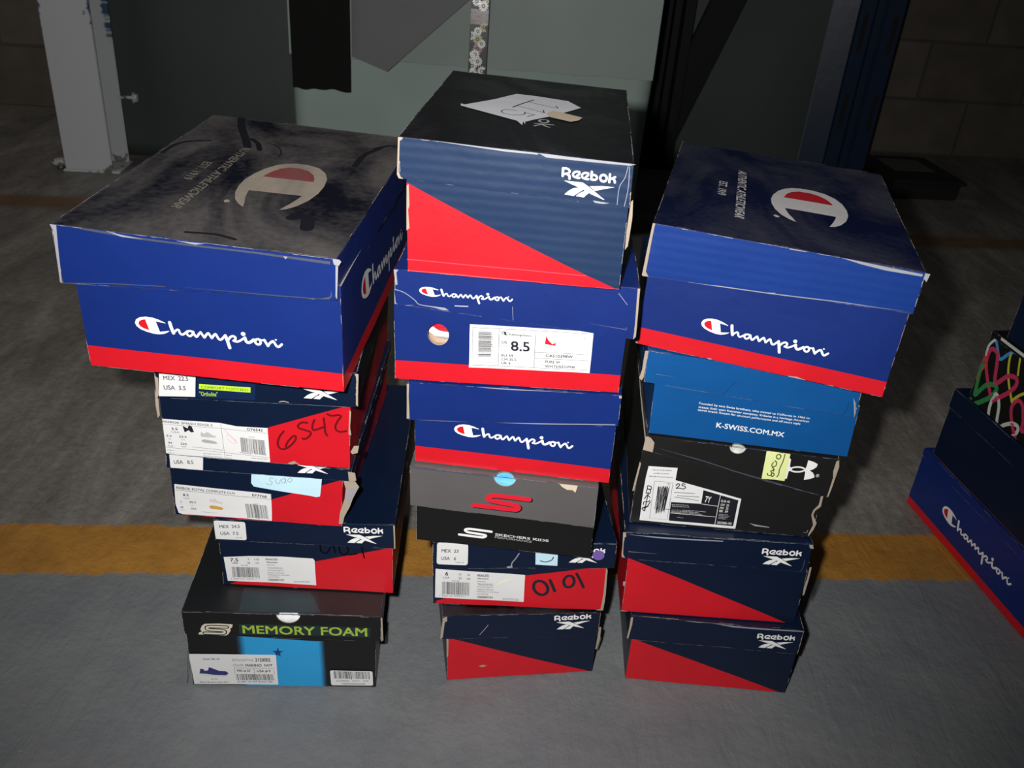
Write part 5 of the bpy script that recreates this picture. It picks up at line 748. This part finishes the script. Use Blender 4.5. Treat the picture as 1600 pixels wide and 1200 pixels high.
def build_box(name, idx):
    bmat, lmat, tmat, smat, stripe, wear, crush, label = SPEC[name]
    C = {k: Vector(c)/1000 for k, c in zip(KEYS, CORN[name])}
    for k in ('bFL', 'bFR', 'bBR', 'bBL'): C[k].z += .0019
    rnd = random.Random(idx*7+1)
    org = (C['bFL']+C['bFR']+C['bBR']+C['bBL'])/4
    ex = (C['bFR']-C['bFL']); rz = math.atan2(ex.y, ex.x)
    root = tag(empty('shoe_box', org, rz), label, 'shoe box', 'stacked shoe boxes')
    inv = (Matrix.Translation(org) @ Matrix.Rotation(rz, 4, 'Z')).inverted()
    amp = .0006*crush+.0002
    so = idx*13.7
    def warp(P):
        n = noise.noise_vector(Vector((P.x*17+so, P.y*17, P.z*17)))
        n2 = noise.noise_vector(Vector((P.x*45+so, P.y*45+5, P.z*45)))
        d = n*amp+n2*amp*.35
        return inv @ (P+Vector((d.x, d.y, max(-.0004, min(.0004, d.z*.35)))))
    def mapper(f):
        q = [C[k] for k in FACES[f]]
        W = ((q[1]-q[0]).length+(q[2]-q[3]).length)*500; H = ((q[3]-q[0]).length+(q[2]-q[1]).length)*500
        nm = ((q[1]-q[0]).cross(q[3]-q[0])+(q[2]-q[3]).cross(q[2]-q[1])).normalized()
        def mp(u, v, lift):
            s, t = u/W, v/H
            P = (q[0]*(1-s)+q[1]*s)*(1-t)+(q[3]*(1-s)+q[2]*s)*t
            return warp(P+nm*(lift/1000))
        return mp, W, H
    hole = HOLES.get(name)
    def arc(cx, cy, r, a0, a1, n=14): return [(cx+r*math.cos(a0+(a1-a0)*i/n), cy+r*math.sin(a0+(a1-a0)*i/n)) for i in range(n+1)]
    overl = (C['lbFL']-C['tFL']).length
    lidh = min((C['lt'+k]-C['lb'+k]).length for k in ('FL', 'FR'))*1000
    def panel(sh, f, mat, W, H, ext=0):
        loop = [(0, 0), (W, 0), (W, H+ext), (0, H+ext)]
        if hole and hole[0] == 'notch' and f == 'l':
            loop = [(0, 0), (W, 0), (W, H)]+arc(hole[1], H, hole[2], 0, -math.pi)+[(0, H)]
        elif hole and hole[0] == 'notch' and f == 't':
            loop = [(0, 0)]+arc(hole[1], 0, hole[2]*.8, math.pi, 0)+[(W, 0), (W, H), (0, H)]
        elif hole and hole[0] == 'round' and f == 'b':
            c = arc(hole[1], hole[2], hole[3], 0, -2*math.pi, 28)[:-1]
            sh.poly(mat, 0, [loop, c]); return
        sh.poly(mat, 0, loop)
    def part(pname, faces, matmap, thick, ext):
        bm = bmesh.new(); slots = []
        for f in faces:
            mp, W, H = mapper(f)
            sh = Sheet()
            panel(sh, f, matmap[f], W, H, ext if f in 'brek' else 0)
            if stripe and f in 'rek': sh.poly('red', 1, [(0, 0), (W, 0), (W, stripe), (0, stripe)])
            if f in 'lRE' and wear: edge_wear(sh, W, H, rnd, wear, f)
            if f == 't' and wear: top_wear(sh, W, H, rnd, wear)
            if f in 'b' and wear: base_wear(sh, W, H, rnd, wear)
            for bx, fc, pt, lb, items in PRINT:
                if bx == name and fc == f and pt is None:
                    for it in items: sh.add(it)
            sh.flush(bm, slots, mp, vclip=(0, H+(ext if f in 'brek' else 0)) if f in 'blrekREK' else None)
            # inside of the board
            inn = Sheet(); panel(inn, f, 'greyboard', W, H, ext if f in 'brek' else 0)
            inn.flush(bm, slots, lambda u, v, l, mp=mp: mp(u, v, -thick))
            # rim of board along the open edge
            vv = H+ext if f in 'brek' else 0
            if f in 'brek' or f in 'lREK':
                if 'greyboard' not in slots: slots.append('greyboard')
                n = 16
                a = [bm.verts.new(mp(W*i/n, vv, 0)) for i in range(n+1)]; b = [bm.verts.new(mp(W*i/n, vv, -thick)) for i in range(n+1)]
                for i in range(n):
                    fc_ = bm.faces.new((a[i], a[i+1], b[i+1], b[i])); fc_.material_index = slots.index('greyboard')
        o = link_mesh(pname, bm, [MATS[s_] for s_ in slots], root)
        return o
    base = part('box_base', ['b', 'r', 'e', 'k', 'u'], {'b': bmat, 'r': smat, 'e': smat, 'k': smat, 'u': 'greyboard'}, 1.2, min(10, lidh-4))
    lid = part('lid', ['l', 'R', 'E', 'K', 't'], {'l': lmat, 'R': lmat, 'E': lmat, 'K': lmat, 't': tmat}, min(1.2, max(.4, overl*600)), 0)
    for bx, fc, pt, lb, items in PRINT:
        if bx == name and pt:
            mp, W, H = mapper(fc); bm = bmesh.new(); slots = []; sh = Sheet()
            for it in items: sh.add(it)
            sh.flush(bm, slots, mp, vclip=(.2, H+(0 if fc != 't' else 0)))
            o = link_mesh(pt, bm, [MATS[s_] for s_ in slots], base if fc in 'brek' else lid)
            if lb: o['label'] = lb
    THINGS[name] = (root, mapper, inv)
    return root

def ribbon(sh, mat, ly, along, fix, L0, r, w0, w1, seg, keep, ax, sg):
    """continuous worn line of uneven width along an edge, broken where the print has survived"""
    x = 0.0; run = []
    def out(run):
        if len(run) < 2: return
        P = [(p, 0) for p, q in run]+[(p, q) for p, q in reversed(run)]
        if ax == 0: P = [(p, fix+sg*q) for p, q in P]
        else: P = [(fix+sg*q, p) for p, q in P]
        sh.poly(mat, ly, P)
    on = r.random() < keep
    while x <= L0:
        if on: run.append((x, r.uniform(w0, w1)))
        if r.random() < (.10 if on else .22*keep+.02):
            if on: run.append((min(L0, x+seg*.5), .03)); out(run); run = []
            on = not on
            if on: run.append((x, .03))
        x += seg*r.uniform(.6, 1.4)
    out(run)

def edge_wear(sh, W, H, r, wear, f):
    ribbon(sh, 'scuffline', 3, None, H, W, r, .12, .55, 2.5, .85, 0, -1)
    ribbon(sh, 'pale', 5, None, H, W, r, .08, .28+.35*wear, 2.0, .30*wear+.05, 0, -1)
    ribbon(sh, 'scuffline', 3, None, 0, W, r, .06, .25, 3.0, .6, 0, 1)
    ribbon(sh, 'pale', 5, None, 0, W, r, .05, .22, 2.0, .2*wear, 0, 1)
    for fix, sg in ((0, 1), (W, -1)):
        ribbon(sh, 'kraft' if r.random() < .6 else 'pale', 5, None, fix, H, r, .15, .25+.55*wear, 1.5, .45*wear+.15, 1, sg)

def top_wear(sh, W, H, r, wear):
    for (ax, L0, fix, sg) in ((0, W, 0, 1), (1, H, 0, 1), (1, H, W, -1), (0, W, H, -1)):
        ribbon(sh, 'scuffline', 3, None, fix, L0, r, .15, .6, 3, .7, ax, sg)
        ribbon(sh, 'pale' if r.random() < .5 else 'kraft', 5, None, fix, L0, r, .1, .3+.6*wear, 2.5, .16*wear, ax, sg)

def base_wear(sh, W, H, r, wear):
    for fix, sg in ((0, 1), (W, -1)):
        ribbon(sh, 'pale' if r.random() < .5 else 'kraft', 6, None, fix, H, r, .08, .2+.35*wear, 1.5, .3*wear, 1, sg)
    ribbon(sh, 'pale', 6, None, 0, W, r, .06, .3, 2.0, .12*wear, 0, 1)

for i, nme in enumerate(SPEC): build_box(nme, i+1)

# ------------------------------------------------------------------ what shows through the finger holes
def tissue(box, mat, label):
    root, mapper, inv = THINGS[box]; _, cx, r = HOLES[box]
    mp, W, H = mapper('l'); mt, Wt, Ht = mapper('t')
    MW = inv.inverted(); bm = bmesh.new(); n = 18; R = r*1.6; g = []
    for j in range(n+1):
        row = []
        for i in range(n+1):
            a, b = -1+2*i/n, j/n
            u = cx+a*R
            th = b*math.pi/2
            dep = 4+17*(1-math.cos(th)); dwn = 3.2+ (r*1.5-3)*(1-math.sin(th))
            nz = noise.noise(Vector((a*2.2, b*3.1, r)))*2.2+noise.noise(Vector((a*6, b*7, r)))*.8
            row.append(bm.verts.new(MW @ mp(u, H-dwn-abs(nz)*.5, -(dep+nz))))
        g.append(row)
    for j in range(n):
        for i in range(n): bm.faces.new((g[j][i], g[j][i+1], g[j+1][i+1], g[j+1][i]))
    c = sum((v.co for v in bm.verts), Vector())/len(bm.verts)
    for v in bm.verts: v.co -= c
    o = link_mesh('tissue_paper', bm, [MATS[mat]], smooth=True); o.location = c
    tag(o, label, 'tissue paper')
card('tissuewhite', (.70, .70, .72), rough=.7, bump=.4); card('tissueblue', (.10, .42, .72), rough=.6, bump=.4); card('tissuegrey', (.50, .52, .50), rough=.6, bump=.4)
tissue('L1', 'tissuewhite', 'white tissue paper in the finger hole of the green lettered black box')
tissue('M4', 'tissueblue', 'light blue tissue paper in the finger hole of the grey lid')
tissue('R3', 'tissuegrey', 'greyish tissue paper in the finger hole above the yellow sticky note')

card('gum', (.42, .29, .20), rough=.6)
def shoe():
    root_, mapper, inv = THINGS['M6']; mp, W, H = mapper('b'); MW = inv.inverted()
    o0 = MW @ mp(58, 30, -7); ax = ((MW @ mp(120, 30, -7))-o0).normalized(); ay = Vector((-ax.y, ax.x, 0)).normalized()
    root = tag(empty('sneaker', o0, 0), 'white and red shoe glimpsed through the round hole of the blue box', 'shoe')
    def loft(name, secs, mat):
        bm = bmesh.new(); rings = []
        for d, w, z0, z1 in secs:
            ring = []
            for k in range(20):
                a = 2*math.pi*k/20; c, s = math.cos(a), math.sin(a)
                e = .55
                x = w*math.copysign(abs(c)**e, c); z = (z0+z1)/2+(z1-z0)/2*math.copysign(abs(s)**e, s)
                ring.append(bm.verts.new(ax*x/1000+ay*d/1000+Vector((0, 0, z/1000))))
            rings.append(ring)
        for a, b in zip(rings, rings[1:]):
            for k in range(20): bm.faces.new((a[k], a[(k+1) % 20], b[(k+1) % 20], b[k]))
        bm.faces.new(rings[0][::-1]); bm.faces.new(rings[-1])
        return link_mesh(name, bm, [MATS[mat]], root, smooth=True)
    L = [(0, 22), (12, 34), (40, 41), (90, 43), (140, 38), (190, 32), (230, 33), (250, 26)]
    loft('outsole', [(d, w, 0, 9.5) for d, w in L], 'gum')
    loft('midsole', [(d, w+.6, 9, 16) for d, w in L], 'shoewhite')
    loft('upper', [(d+1, w-1, 15.6, 15.6+h) for (d, w), h in zip(L[:5], (10, 14, 17, 19, 20))], 'redlogo')
    loft('toe_panel', [(d-.6, w*.5, 19, 15.6+h+.6) for (d, w), h in zip(L[:4], (9, 13.5, 17, 19))], 'shoewhite')
shoe()
